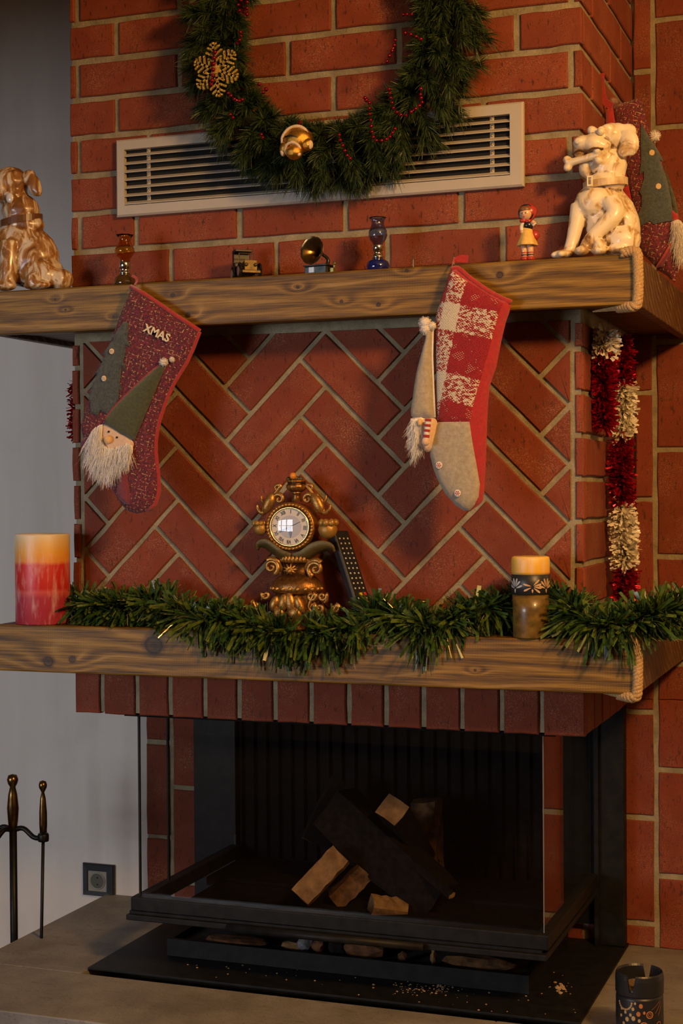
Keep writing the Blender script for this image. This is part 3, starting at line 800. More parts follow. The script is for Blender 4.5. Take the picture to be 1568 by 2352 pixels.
# golden glitter snowflake
t = NT('gold_glitter'); _n = t.noise(t.coord(), 900, 1); 
t.P(Base_Color=t.ramp(_n, [(.35, (.45, .27, .03)), (.6, (.85, .60, .14)), (.75, (1, .92, .55))]), Metallic=.85, Roughness=.32); t.bump(_n, .8, .002); M_GLIT = t.m
sc_ = at(496, 160, -.145); R6 = .056
sf = thing('snowflake_ornament', 'golden glitter snowflake ornament on the left of the wreath', 'ornament', sc_)
def bar2(p, q, w_, th=.0022):
    p, q = Vector((p[0], p[1])), Vector((q[0], q[1])); e = (q-p).normalized(); nn = Vector((-e.y, e.x))*w_/2
    return prism([tuple(p-nn), tuple(q-nn), tuple(q+nn), tuple(p+nn)], sc_.y-th, sc_.y+th)
for k in range(6):
    a = math.radians(97)+k*PI/3; u = Vector((math.cos(a), math.sin(a))); cc_ = Vector((sc_.x, sc_.z)); L = R6*(1.0 if k % 3 == 0 else .93)
    g = [bar2(cc_, cc_+u*L, .0055)]
    for f, l in ((.30, .017), (.52, .020), (.74, .015), (.92, .007)):
        for s_ in (-1, 1):
            v = Vector((math.cos(a+s_*PI/3), math.sin(a+s_*PI/3))); b0 = cc_+u*L*f
            g.append(bar2(b0, b0+v*l, .0045)); g.append(ico((b0.x+v.x*l, sc_.y, b0.y+v.y*l), .0032, 1))
    g.append(ico((cc_.x+u.x*L, sc_.y, cc_.y+u.y*L), .0042, 1))
    part('snowflake_arm', join(*g), M_GLIT, sf)
part('snowflake_hub', prism([(sc_.x+.010*math.cos(q*PI/5), sc_.z+.010*math.sin(q*PI/5)) for q in range(10)], sc_.y-.004, sc_.y+.003, .001), M_GLIT, sf)

# golden Christmas figure hanging upside down from the wreath
M_GOLD = plain('gold_glass', (.80, .42, .07), .18, .9, noise=.35, scale=500, bump=.4)
M_CREAM = plain('ornament_cream', (.75, .60, .42), .7, noise=.2, scale=300)
oc = at(686, 330, -.150); s = .00096
def op(px, py, dy=0): return Vector((oc.x+(px-686)*s, oc.y+dy, oc.z-(py-330)*s))
so = thing('santa_ornament', 'shiny golden Santa ornament with cream trim hanging upside down on the wreath', 'ornament', op(686, 292))
part('coat', join(ell(op(687, 324, -.004), (.033, .026, .028)), ell(op(684, 311, -.002), (.024, .022, .019))), M_GOLD, so, smooth=True)
part('coat_hem', tube(smoothpath([op(652, 330, -.010), op(654, 316, -.014), op(668, 301, -.016), op(688, 296, -.016), op(705, 303, -.014), op(712, 318, -.012), op(713, 330, -.008)], 6), .0034, 8), M_CREAM, so, smooth=True)
part('belt', tube(smoothpath([op(663, 318, -.020), op(678, 318, -.0265), op(695, 324, -.026), op(711, 334, -.014)], 6), .0022, 6), plain('belt_black', (.01, .008, .006), .4), so)
for px, py in ((659, 340), (711, 336)):
    arm = part('sleeve', ell(op(px, py, -.012), (.012, .012, .015), (0, .3 if px < 680 else -.5, 0)), M_GOLD, so, smooth=True)
    part('cuff', ell(op(px-4 if px < 680 else px+7, py+(8 if px < 680 else 2), -.014), (.006, .008, .010)), M_CREAM, arm, smooth=True)
part('hat', ell(op(682, 351, -.016), (.019, .017, .017)), M_GOLD, so, smooth=True)
part('hat_brim', tube(smoothpath([op(668, 358, -.014), op(663, 348, -.020), op(669, 337, -.026), op(683, 333, -.028), op(695, 340, -.024), op(697, 352, -.016)], 6), .0030, 8), M_CREAM, so, smooth=True)
part('hat_pompom', ico(op(695, 358, -.022), .0045, 2), M_CREAM, so, smooth=True)
part('ribbon_loop', tube([op(688, 296), op(688, 280)], .0015, 5), M_BEAD, so)
# ------------------------------------------------------------------ mantel-top trinkets
TZ = MZ1
def glass_lamp(label, name, px, base_py, Y, prof, ruff, chim_m, base_m, grp):
    "small oil lamp; profile list per part given in photo pixels (radius, y)"
    p = at(px, base_py, Y); k = (at(px+1, base_py, Y)-at(px, base_py, Y)).length*.98
    kz = (at(px, base_py, Y)-at(px, base_py+1, Y)).length
    root = thing(name, label, 'oil lamp', (p.x, Y, TZ), grp)
    def L(pr): return [(r*k, (base_py-y)*kz) for r, y in pr]
    part('oil_font', lathe(L(prof[0]), (p.x, Y, TZ), 28), base_m, root, smooth=True)
    part('burner', lathe(L(prof[1]), (p.x, Y, TZ), 20), M_CHROME, root, smooth=True)
    top = (base_py-prof[2][-1][1])*kz
    def wob(r, z, a):
        f = max(0, (z-(top-.010))/.010); return r*(1+.10*f*math.sin(a*8))
    outer = L(prof[2]); inner = [(max(r-.0012, .0005), z) for r, z in reversed(outer)]
    g = lathe(outer+inner, (p.x, Y, TZ), 40, wob); g = (g[0], [f for f in g[1] if len(f) == 4])
    part('glass_chimney', g, chim_m, root, smooth=True)
    return root
M_CHROME = plain('lamp_chrome', (.75, .72, .68), .14, 1.0)
M_AMBER = glassy('amber_glass', (.80, .50, .16), .04); M_AMBERD = plain('amber_dark', (.06, .028, .006), .06, coat=.8)
M_BLUEG = glassy('blue_glass', (.45, .52, .80), .05); M_BLUED = plain('blue_glass_deep', (.006, .012, .11), .05, coat=.9)
G_L = None
glass_lamp('small brown glass oil lamp on the left of the upper mantel', 'oil_lamp', 287, 656, -.095,
    [[(20, 657), (23, 652), (23, 646), (20, 636), (13, 629)], [(12, 629), (12, 624), (10, 622), (10, 616), (12, 614), (12, 602), (11, 600)],
     [(11, 600), (12, 592), (16, 586), (21, 578), (20, 570), (15, 560), (12.5, 553), (14, 545), (18, 538)]], 8, M_AMBER, M_AMBERD, None)
glass_lamp('small blue glass oil lamp on the upper mantel', 'oil_lamp', 868, 623, -.095,
    [[(20, 625), (25, 619), (26, 610), (23, 601), (13, 594)], [(12, 594), (13, 590), (12, 586), (9, 584), (9, 578), (12, 576), (12, 564), (11, 562)],
     [(10, 563), (12, 557), (18, 550), (21, 541), (20, 530), (15, 518), (14, 511), (16, 503), (18, 499)]], 8, M_BLUEG, M_BLUED, None)

# toy vintage car
def frame_at(px, py, Y, rz=0.0, tilt=0.0):
    p = at(px, py, Y); return Matrix.Translation(p) @ Matrix.Rotation(rz, 4, 'Z')
M_TBRASS = plain('toy_brass', (.14, .095, .030), .5, .6, noise=.4, scale=90); M_TDARK = plain('toy_dark_metal', (.030, .026, .022), .45, .6)
M_TSIL = plain('toy_silver', (.50, .50, .48), .35, .9)
cp = at(566, 646, -.095); car = thing('toy_car', 'tiny antique-brass toy car on the upper mantel', 'toy car', (cp.x, cp.y, TZ))
Mc = Matrix.Translation((cp.x, cp.y, TZ)) @ Matrix.Rotation(math.radians(-52), 4, 'Z')   # +x = front of the car
def cbox(x0, x1, y0, y1, z0, z1, b=.001): return xf(box(x0, x1, y0, y1, z0, z1, b), Mc)
part('chassis', cbox(-.045, .034, -.018, .018, .010, .016), M_TDARK, car)
part('bonnet', join(cbox(.002, .034, -.013, .013, .016, .034, .003)), M_TBRASS, car)
part('radiator', cbox(.0345, .038, -.014, .014, .014, .036, .001), M_TBRASS, car)
part('body', join(cbox(-.045, .000, -.018, .018, .016, .030, .002), cbox(-.046, -.032, -.018, .018, .030, .040, .002)), M_TDARK, car)
part('hood', join(cbox(-.050, -.040, -.019, .019, .030, .066, .002), cbox(-.050, -.020, -.019, .019, .062, .067, .001)), M_TDARK, car)
for y in (-.015, .015): part('windscreen_post', xf(tube([(-.002, y, .030), (-.004, y, .056)], .0011, 5), Mc), M_TBRASS, car)
part('windscreen_rail', xf(tube([(-.004, -.015, .056), (-.004, .015, .056)], .0011, 5), Mc), M_TBRASS, car)
part('bumper', cbox(.040, .043, -.020, .020, .008, .014, .001), M_TBRASS, car)
for x in (-.032, .026):
    for y in (-.0215, .0215):
        wh = part('wheel', xf(lathe([(.0, -.003), (.0125, -.003), (.0135, 0), (.0125, .003), (0, .003)], (0, 0, 0), 18), Mc @ Matrix.Translation((x, y, .0135)) @ Matrix.Rotation(PI/2, 4, 'X')), M_TDARK, car)
        part('hub_cap', xf(lathe([(.010, -.0036), (.010, .0036)], (0, 0, 0), 14), Mc @ Matrix.Translation((x, y, .0135)) @ Matrix.Rotation(PI/2, 4, 'X')), M_TSIL, wh)
        part('mudguard', xf(tube([(.0165*math.cos(a), y, .0135+.0165*math.sin(a)) for a in np.linspace(.1, PI-.1, 9)], .0022, 6), Mc @ Matrix.Translation((x, 0, 0))), M_TDARK, car)
for y in (-.010, .010): part('headlamp', xf(ico((.040, y, .026), .0040, 2), Mc), M_TBRASS, car, smooth=True)
part('steering_wheel', xf(tube([(-.010+.003*math.sin(a), .006*math.cos(a), .034+.006*math.sin(a)) for a in np.linspace(0, 2*PI, 12, endpoint=False)], .0008, 4, closed=True), Mc), M_TDARK, car)

# miniature gramophone
gp = at(737, 634, -.098); gm = thing('gramophone', 'miniature brass gramophone with a flared horn on the upper mantel', 'gramophone', (gp.x, gp.y, TZ))
Mg = Matrix.Translation((gp.x, gp.y, TZ)) @ Matrix.Rotation(math.radians(-8), 4, 'Z')
M_GUN = plain('gramophone_metal', (.075, .085, .085), .34, .85, noise=.4, scale=70); M_BRZ = plain('horn_bronze', (.22, .135, .05), .26, .95, noise=.35, scale=40)
part('cabinet', xf(box(-.030, .022, -.018, .018, 0, .016, .0015), Mg), M_GUN, gm)
part('cabinet_lid', xf(box(-.032, .024, -.020, .020, .0162, .0195, .001), Mg), M_GUN, gm)
part('crest_plate', xf(join(box(-.019, -.006, -.0190, -.0181, .003, .0145, .0003), *[box(-.0175+.004*i, -.0155+.004*i, -.0196, -.0191, .004, .0135) for i in range(3)]), Mg), M_TSIL, gm)
part('crank', xf(join(tube([(.024, 0, .009), (.032, 0, .009), (.032, 0, .020)], .0022, 6), ico((.032, 0, .021), .004, 2), box(.023, .034, -.006, .006, 0, .013, .002)), Mg), plain('crank_brass', (.42, .36, .12), .3, .9), gm)
part('tone_arm', xf(tube(smoothpath([(.012, .006, .020), (.014, .006, .030), (.008, .006, .038), (-.002, .002, .044)], 5), [.0042-.00008*i for i in range(16)], 8), Mg), M_GUN, gm, smooth=True)
ax = Matrix.Translation((.002, .004, .043)) @ Matrix.Rotation(math.radians(15), 4, 'Z') @ Matrix.Rotation(math.radians(84), 4, 'X') @ Matrix.Rotation(math.radians(-22), 4, 'Y')
hp = [(.004, 0), (.0055, .010), (.009, .020), (.016, .029), (.025, .036), (.029, .0385)]
def hw(r, z, a): return r*(1+.035*abs(math.sin(a*5))*min(1, z/.03))
g = lathe(hp+[(r-.0008, zz_) for r, zz_ in reversed(hp)], (0, 0, 0), 40, hw); g = (g[0], [f for f in g[1] if len(f) == 4])
part('horn', xf(g, Mg @ ax), M_BRZ, gm, smooth=True)

# small hooks in the mantel top
M_HOOK = plain('hook_steel', (.7, .62, .45), .25, 1.0)
for px, lab in ((949, 'bare little screw hook in the upper mantel near the blue lamp'), (1043, 'little screw hook in the upper mantel holding the plaid stocking'), (313, 'little screw hook in the upper mantel holding the XMAS stocking')):
    p = at(px, 610, -.126)
    tag(part('screw_hook', tube([(p.x, -.126, TZ-.001), (p.x, -.126, TZ+.016), (p.x, -.128, TZ+.021), (p.x, -.132, TZ+.022)], .0012, 6), M_HOOK), lab, 'hook')

# painted girl figurine
gx = at(1211, 600, -.112); k = (at(1212, 560, -.112)-at(1211, 560, -.112)).length*1.02
fg = thing('girl_figurine', 'small painted figurine of a girl in a red headscarf and yellow skirt', 'figurine', (gx.x, gx.y, TZ))
def gp_(px, py, dy=0): return Vector((gx.x+(px-1211)*k, gx.y+dy, TZ+(602-py)*k))
M_SKIN = plain('figurine_skin', (.72, .42, .24), .35, coat=.4); M_SCARF = plain('figurine_red', (.42, .035, .025), .35, coat=.4)
M_YEL = plain('figurine_yellow', (.78, .50, .13), .4, noise=.15, scale=120, coat=.3); M_BLK = plain('figurine_black', (.012, .010, .010), .3, coat=.5); M_HAIR = plain('figurine_hair', (.22, .09, .025), .4)
M_WHT = plain('figurine_white', (.75, .66, .50), .4)
for dx in (-6, 8):
    x = 1211+dx
    lg = part('leg', tube([gp_(x-2, 566), gp_(x-1, 578), gp_(x, 597)], [.0075, .0062, .0055], 10), M_SKIN, fg, smooth=True)
    for y in (582, 587, 592): part('sock_stripe', tube([gp_(x-.6, y), gp_(x-.5, y+2.2)], .0066, 10), M_SCARF if y != 587 else M_BLK, lg)
    part('shoe', ell(gp_(x+1, 597.5, -.004), (.0085, .011, .0045)), M_SCARF, fg, smooth=True)
sk = [(8, 526), (11, 532), (16, 547), (21, 562), (22.5, 567), (21, 568), (10, 566)]
g = lathe([(r*k, (602-y)*k) for r, y in reversed(sk)], (gx.x, gx.y, TZ), 30, lambda r, z, a: r*(1+.07*math.sin(a*6)*(z < .045)))
part('skirt', g, M_YEL, fg, smooth=True)
part('bodice', tube([gp_(1212, 531), gp_(1213, 522), gp_(1214, 514)], [.0092, .0105, .008], 12), M_BLK, fg, smooth=True)
part('shirt', tube([gp_(1213.5, 517), gp_(1214, 509)], [.0095, .005], 12), M_SCARF, fg, smooth=True)
for s_, pts in ((-1, [(1203, 517), (1199, 527), (1201, 538)]), (1, [(1222, 517), (1229, 524), (1226, 518)])):
    ar = part('arm', tube(smoothpath([gp_(x, y, -.004) for x, y in pts], 4), .0042, 8), M_WHT, fg, smooth=True)
    part('hand', ico(gp_(*pts[-1], -.006), .0045, 2), M_SKIN, ar, smooth=True)
part('basket', ell(gp_(1226, 545, .004), (.010, .009, .011)), M_SCARF, fg, smooth=True)
hd = part('head', ell(gp_(1209, 497, -.003), (.0135, .0135, .0150)), M_SKIN, fg, smooth=True)
part('fringe', ell(gp_(1208, 489, -.004), (.0132, .0130, .0080)), M_HAIR, hd, smooth=True)
for x in (1203.5, 1211): part('eye', ell(gp_(x, 498, -.0155), (.0016, .0010, .0012)), M_BLK, hd)
part('nose', ico(gp_(1206.5, 501, -.0168), .0016, 1), M_SKIN, hd)
part('mouth', ell(gp_(1207, 505.5, -.0145), (.0022, .001, .0010)), M_SCARF, hd)
g = lathe([(.0145, -.006), (.0168, 0), (.0155, .009), (.010, .0148), (0, .0165)], (0, 0, 0), 24); g = (g[0], g[1][:-1] if len(g[1][-1]) > 4 else g[1])
Ms = Matrix.Translation(gp_(1213, 494, .001)) @ Matrix.Rotation(math.radians(-62), 4, 'X') @ Matrix.Rotation(math.radians(18), 4, 'Y')
part('headscarf', xf(ell((0, 0, 0), (.0172, .0160, .0168)), Matrix.Translation(gp_(1214, 493, .0045))), M_SCARF, fg, smooth=True)
part('scarf_edge', tube([gp_(1209.5+15.5*math.cos(a), 495-16.5*math.sin(a), -.0045) for a in np.linspace(-1.0, PI+1.0, 22)], .0022, 6), M_BLK, fg, smooth=True)
part('scarf_rim', tube([gp_(1210.5+17*math.cos(a), 495-18*math.sin(a), -.0015) for a in np.linspace(-1.1, PI+1.1, 22)], .0026, 6), M_SCARF, fg, smooth=True)
part('scarf_knot', ell(gp_(1203, 513, -.006), (.007, .006, .005)), M_SCARF, fg, smooth=True)
# ------------------------------------------------------------------ ceramic dogs
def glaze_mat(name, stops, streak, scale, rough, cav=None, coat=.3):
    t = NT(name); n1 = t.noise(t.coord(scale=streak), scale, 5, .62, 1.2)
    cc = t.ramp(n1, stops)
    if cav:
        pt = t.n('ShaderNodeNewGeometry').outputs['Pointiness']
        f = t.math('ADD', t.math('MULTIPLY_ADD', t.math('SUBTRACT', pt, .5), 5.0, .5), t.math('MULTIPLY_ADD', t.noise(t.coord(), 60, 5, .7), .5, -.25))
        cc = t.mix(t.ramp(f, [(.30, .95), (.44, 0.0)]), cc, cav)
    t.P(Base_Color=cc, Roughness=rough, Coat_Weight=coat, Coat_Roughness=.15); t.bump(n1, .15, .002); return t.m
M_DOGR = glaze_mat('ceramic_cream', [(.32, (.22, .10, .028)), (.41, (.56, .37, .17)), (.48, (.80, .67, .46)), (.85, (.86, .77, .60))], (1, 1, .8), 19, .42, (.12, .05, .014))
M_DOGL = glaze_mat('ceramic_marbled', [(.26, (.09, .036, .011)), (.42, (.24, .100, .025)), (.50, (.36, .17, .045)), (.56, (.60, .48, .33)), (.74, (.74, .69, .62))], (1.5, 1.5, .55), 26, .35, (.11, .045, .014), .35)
def blob(name, geos, m, parent, vox=.0035, smooth=5):
    o = part(name, join(*geos), m, parent, smooth=True)
    r = o.modifiers.new('merge', 'REMESH'); r.mode = 'VOXEL'; r.voxel_size = vox; r.use_smooth_shade = True
    s_ = o.modifiers.new('soften', 'SMOOTH'); s_.iterations = smooth; s_.factor = .5
    return o
class Sculpt:
    def __init__(s, ox, oy, sc, Y, base_py, tz=None, dx=60):
        s.tz = TZ if tz is None else tz
        s.ox, s.oy, s.sc, s.Y = ox, oy, sc, Y
        a = at(ox+dx, base_py, Y); b = at(ox+dx+1, base_py, Y); s.kx = (b-a).length/sc
        s.kz = (at(ox+dx, base_py-1, Y)-a).length/sc; s.c = at(ox, base_py, Y); s.bz = (base_py-oy)*sc
    def p(s, x, z, dy=0.0): return Vector((s.c.x+x*s.kx, s.Y+dy, s.tz+(s.bz-z)*s.kz))
    def e(s, x, z, rx, rz, dy=0.0, ry=None, rot=0.0):
        return ell(s.p(x, z, dy), (rx*s.kx, (ry if ry else min(rx, rz)*s.kx*.95), rz*s.kz), (0, math.radians(rot), 0))
    def t(s, pts, r): return tube(smoothpath([s.p(*q) for q in pts], 5), list(np.interp(np.linspace(0, 1, (len(pts)-1)*5+1), np.linspace(0, 1, len(r)), [q*s.kx for q in r])), 12)
R = Sculpt(1250, 160, 4.704, -.062, 589)
dg = thing('dog_figurine', 'cream ceramic sitting dog holding a bone at the right end of the mantel', 'dog figurine', R.p(640, R.bz))
body = blob('body', [
    R.e(730, 690, 150, 140, -.004, .030), R.e(620, 720, 110, 105, -.012, .026), R.e(455, 775, 125, 98, -.020, .026), R.e(570, 790, 125, 105, -.028, .022), R.e(640, 820, 105, 85, -.026, .018), R.e(410, 830, 75, 80, -.016, .020), R.e(400, 880, 55, 60, -.012, .016),
    R.e(640, 880, 80, 95, -.026, .012), R.e(470, 1010, 82, 120, -.010, .022, 14), R.e(560, 990, 90, 110, -.006, .026),
    R.e(545, 640, 60, 50, -.022, .012, 30), R.e(690, 640, 80, 50, -.026, .010, -20),
    R.e(690, 1000, 200, 230, .006, .036), R.e(660, 1180, 225, 130, .004, .038),
    R.e(560, 1400, 235, 210, -.004, .042), R.e(690, 1560, 290, 330, .008, .046), R.e(760, 1780, 270, 240, .010, .046), R.e(860, 1830, 185, 175, -.012, .034), R.e(900, 1600, 110, 260, .006, .036, -14),
    R.t([(400, 1420, -.012), (370, 1600, -.018), (335, 1780, -.022), (300, 1930, -.026)], [105, 85, 72, 70]), R.e(235, 1950, 130, 48, -.034, .016), R.e(160, 1958, 50, 36, -.038, .010), R.e(240, 1960, 45, 36, -.050, .010),
    R.t([(740, 1400, -.024), (790, 1560, -.034), (660, 1700, -.042), (540, 1830, -.046), (490, 1920, -.048)], [120, 95, 82, 72, 66]), R.e(460, 1945, 82, 52, -.054, .018),
    R.e(640, 1900, 72, 98, -.046, .016), R.e(640, 1950, 85, 48, -.052, .016), R.e(820, 1930, 190, 72, -.010, .040)], M_DOGR, dg, .0030, 3)
part('eye', ico(R.p(655, 682, -.0400), .0078, 2), M_DOGR, dg, smooth=True)
part('eyelid', tube(smoothpath([R.p(612, 690, -.036), R.p(630, 655, -.042), R.p(662, 640, -.043), R.p(695, 662, -.038)], 5), .0018, 6), M_DOGR, dg, smooth=True)
part('nose', ell(R.p(425, 765, -.040), (.011, .006, .008)), M_DOGR, dg, smooth=True)
blob('ear', [R.e(890, 690, 120, 110, -.010, .012, -30), R.e(935, 800, 102, 150, -.018, .011, -8), R.e(820, 630, 95, 60, -.010, .014, 25), R.e(880, 880, 70, 75, -.020, .009, 20)], M_DOGR, dg, .003, 3)
part('mouth_line', tube(smoothpath([R.p(350, 895, -.036), R.p(420, 868, -.044), R.p(510, 893, -.052), R.p(590, 868, -.054), R.p(690, 880, -.050)], 6), .0022, 6), plain('ceramic_line', (.10, .04, .012), .6), dg, smooth=True)
def band_ring(f, h, th, seg=44):
    "flat strap round the neck; f(angle, offset) gives the centre line pushed out by offset"
    V, F = [], []
    for i in range(seg):
        a = 2*PI*i/seg
        for o_, dz in ((0, -h/2), (th, -h/2), (th, h/2), (0, h/2)): V.append(f(a, o_)+Vector((0, 0, dz)))
    for i in range(seg):
        j = (i+1) % seg
        for k_ in range(4): F.append((i*4+k_, j*4+k_, j*4+(k_+1) % 4, i*4+(k_+1) % 4))
    return V, F
part('collar', band_ring(lambda a, o_: R.p(655+(216+o_/R.kx)*math.cos(a), 1195-18*math.cos(a)+16*math.sin(a), .005-(.0395+o_)*math.sin(a)), .0145, .004), plain('ceramic_strap', (.74, .58, .36), .45, dark=(.42, .26, .11), scale=60), dg)
bk = part('buckle', rim_frame((R.p(515, 0).x, R.p(575, 0).x, R.p(0, 1265).z, R.p(0, 1150).z), (R.p(530, 0).x, R.p(560, 0).x, R.p(0, 1245).z, R.p(0, 1170).z), R.Y-.053, R.Y-.046, .001), M_DOGR, dg)
blob('bone', [R.e(285, 940, 48, 46, -.030, .010), R.e(290, 1025, 48, 46, -.030, .010), R.t([(290, 980, -.030), (450, 955, -.036), (620, 930, -.042)], [44, 40, 44]), R.e(625, 890, 52, 50, -.044, .011), R.e(630, 985, 50, 52, -.042, .011)], M_DOGR, dg, .0025, 3)

Lg = Sculpt(0, 340, 6.92, -.070, 660)
dl = thing('dog_figurine', 'brown and white marbled ceramic sitting dog at the left end of the mantel', 'dog figurine', Lg.p(350, Lg.bz))
blob('body', [
    Lg.e(170, 430, 290, 265, 0, .038), Lg.e(60, 560, 230, 200, -.012, .034), Lg.e(-130, 640, 190, 150, -.020, .028), Lg.e(-200, 600, 120, 110, -.024, .022), Lg.e(250, 660, 200, 170, 0, .034),
    Lg.e(320, 880, 290, 270, .006, .038), Lg.e(350, 1120, 330, 220, .006, .040), Lg.e(280, 1420, 400, 360, -.002, .046), Lg.e(420, 1700, 480, 420, .006, .052), Lg.e(560, 1640, 330, 480, .008, .046, -12), Lg.e(640, 1900, 350, 290, .004, .050),
    Lg.e(740, 1960, 250, 230, -.012, .034), Lg.e(960, 2020, 175, 185, .002, .030), Lg.e(690, 2060, 130, 140, -.040, .020), Lg.e(720, 2130, 210, 70, -.036, .022),
    Lg.t([(80, 1400, -.024), (40, 1700, -.034), (20, 1950, -.038), (10, 2080, -.040)], [190, 150, 125, 120]), Lg.e(-20, 2120, 190, 85, -.046, .024),
    Lg.t([(300, 1420, -.034), (310, 1750, -.042), (300, 2060, -.044)], [150, 125, 115]), Lg.e(270, 2125, 180, 80, -.050, .022), Lg.t([(-120, 1350, -.012), (-180, 1750, -.02), (-200, 2060, -.024)], [170, 140, 120]), Lg.e(-230, 2120, 170, 80, -.03, .022)], M_DOGL, dl, .0035, 4)
blob('ear', [Lg.e(480, 380, 130, 120, -.004, .014, -35), Lg.e(590, 510, 105, 205, -.008, .012, -22), Lg.e(650, 610, 60, 95, -.008, .010, -10)], M_DOGL, dl, .003, 4)
part('collar', band_ring(lambda a, o_: Lg.p(330+(285+o_/Lg.kx)*math.cos(a), 1045-45*math.cos(a)+30*math.sin(a), .006-(.0405+o_)*math.sin(a)), .015, .003), plain('ceramic_brown', (.13, .05, .017), .35, coat=.4), dl)
part('muzzle_patch', ell(Lg.p(300, 720, -.034), (.010, .004, .012)), plain('ceramic_white_patch', (.70, .66, .62), .3, coat=.6), dl, smooth=True)
# ------------------------------------------------------------------ Christmas stockings
def tweed_mat():
    t = NT('burgundy_tweed'); v = t.coord(rot=(0, math.radians(-18), 0)); sp = t.n('ShaderNodeSeparateXYZ', i_0=v).outputs
    n1 = t.noise(v, 210, 3, .8); cell = t.noise(v, 130, 1)
    base = t.ramp(n1, [(.32, (.018, .003, .010)), (.48, (.10, .006, .018)), (.64, (.24, .012, .032)), (.82, (.30, .07, .11))])
    def line(c, other, ph):
        f = t.math('FRACT', t.math('ADD', t.math('MULTIPLY', c, 118), t.math('MULTIPLY_ADD', t.noise(v, 60, 2), .9, ph)))
        ln = t.math('GREATER_THAN', t.math('ABSOLUTE', t.math('SUBTRACT', f, .5)), .435)
        return t.math('MULTIPLY', ln, t.math('GREATER_THAN', t.noise(t.coord(rot=(0, math.radians(-18), 0), scale=(90, 90, 210) if other else (210, 90, 90), loc=(ph, 0, 0)), 1, 2), .57))
    l = t.math('MAXIMUM', line(sp[0], True, .1), line(sp[2], False, .6))
    base = t.mix(l, base, t.ramp(t.noise(v, 700, 1), [(.4, (.42, .24, .06)), (.6, (.78, .60, .30))]))
    t.P(Base_Color=base, Roughness=.75, Sheen_Weight=.3); t.bump(t.math('ADD', n1, l), .7, .003); return t.m
M_TWEED = tweed_mat()
def felt(name, a, b, sc=160, sheen=.4):
    t = NT(name); f = t.noise(t.coord(), sc, 5, .7)
    t.P(Base_Color=t.ramp(f, [(.3, a), (.7, b)]), Roughness=.95, Sheen_Weight=sheen, Sheen_Roughness=.6); t.bump(f, .5, .003); return t.m
M_REDF = felt('red_felt', (.30, .006, .008), (.46, .012, .012)); M_TREE = felt('tree_felt', (.022, .032, .032), (.085, .105, .100), 190)
M_HATG = felt('green_felt', (.028, .034, .014), (.075, .085, .032)); M_GREY = felt('grey_felt', (.30, .25, .18), (.46, .40, .30), 110)
M_MIT = felt('mitten_felt', (.13, .012, .030), (.22, .026, .055)); M_FUR = felt('white_fur', (.86, .84, .83), (.95, .94, .93), 300)
M_POM = felt('pompom_white', (.68, .62, .55), (.86, .80, .74), 300); M_FACE = felt('gnome_skin', (.66, .44, .28), (.78, .56, .40), 200)
M_BTN = plain('wood_button', (.72, .50, .24), .4); M_BEADK = plain('black_eye', (.008, .008, .008), .15)
M_NOSE = felt('gnome_nose', (.72, .42, .15), (.85, .55, .25)); M_PRINT = plain('wood_letter', (.78, .66, .46), .6, noise=.15, scale=200)
def Zc(ox, oy, sc): return lambda pts: [(ox+x/sc, oy+y/sc) for x, y in pts]
def world2(pts, Y): return [(at(x, y, Y).x, at(x, y, Y).z) for x, y in pts]
def smooth2(poly, n=4):
    q = smoothpath([Vector((p[0], p[1], 0)) for p in list(poly)+[poly[0]]], n)[:-1]; return [(v.x, v.y) for v in q]
def fur(name, region, Y, base, lift, m, parent, n, ln, down=(0, -.25, -1), spread=.35, wid=.0011):
    "hair over a region: roots on the puffed surface, hanging"
    P = Pillow(region, .01, .01); lo, hi = P.poly.min(0), P.poly.max(0); pts = np.zeros((0, 2))
    while len(pts) < n:
        q = nrg.uniform(lo, hi, (n*2, 2)); pts = np.vstack([pts, q[P.inside(q)]])
    pts = pts[:n]; h = base.h(pts)+lift
    b = np.stack([pts[:, 0], Y-h, pts[:, 1]], 1)
    d = np.array(down)+nrg.normal(size=(n, 3))*spread; d[:, 1] = np.minimum(d[:, 1], -.05); d /= np.linalg.norm(d, axis=1)[:, None]
    g = ribbons(b, d, nrg.uniform(.55, 1.0, n)*ln, wid, 3, .35, .25, bend=.18)
    V = np.array(g[0]); pc = P.poly.mean(0)
    o = part(name, (V, g[1]), m, parent); o['kind'] = 'stuff'; return o
def pompom(name, c, r, m, parent, n=260):
    d = nrg.normal(size=(n, 3)); d /= np.linalg.norm(d, axis=1)[:, None]
    g = ribbons(np.array(c)+d*r*.5, d, r*.62, .0013, 1, 0, .5)
    return part(name, join(ico(c, r*.88, 2), g), m, parent, smooth=True)
def button(c, r, m, parent, Y, dots=None):
    b = part('button', prism([(c[0]+r*math.cos(a), c[1]+r*1.08*math.sin(a)) for a in np.linspace(0, 2*PI, 18, endpoint=False)], Y-.0030, Y, .0009), m, parent)
    for (u, v, q, mm) in dots or []:
        part('button_dot', prism([(c[0]+u*r+q*r*math.cos(a), c[1]+v*r+q*r*math.sin(a)) for a in np.linspace(0, 2*PI, 8, endpoint=False)], Y-.0034, Y-.0029), mm, b)
    return b
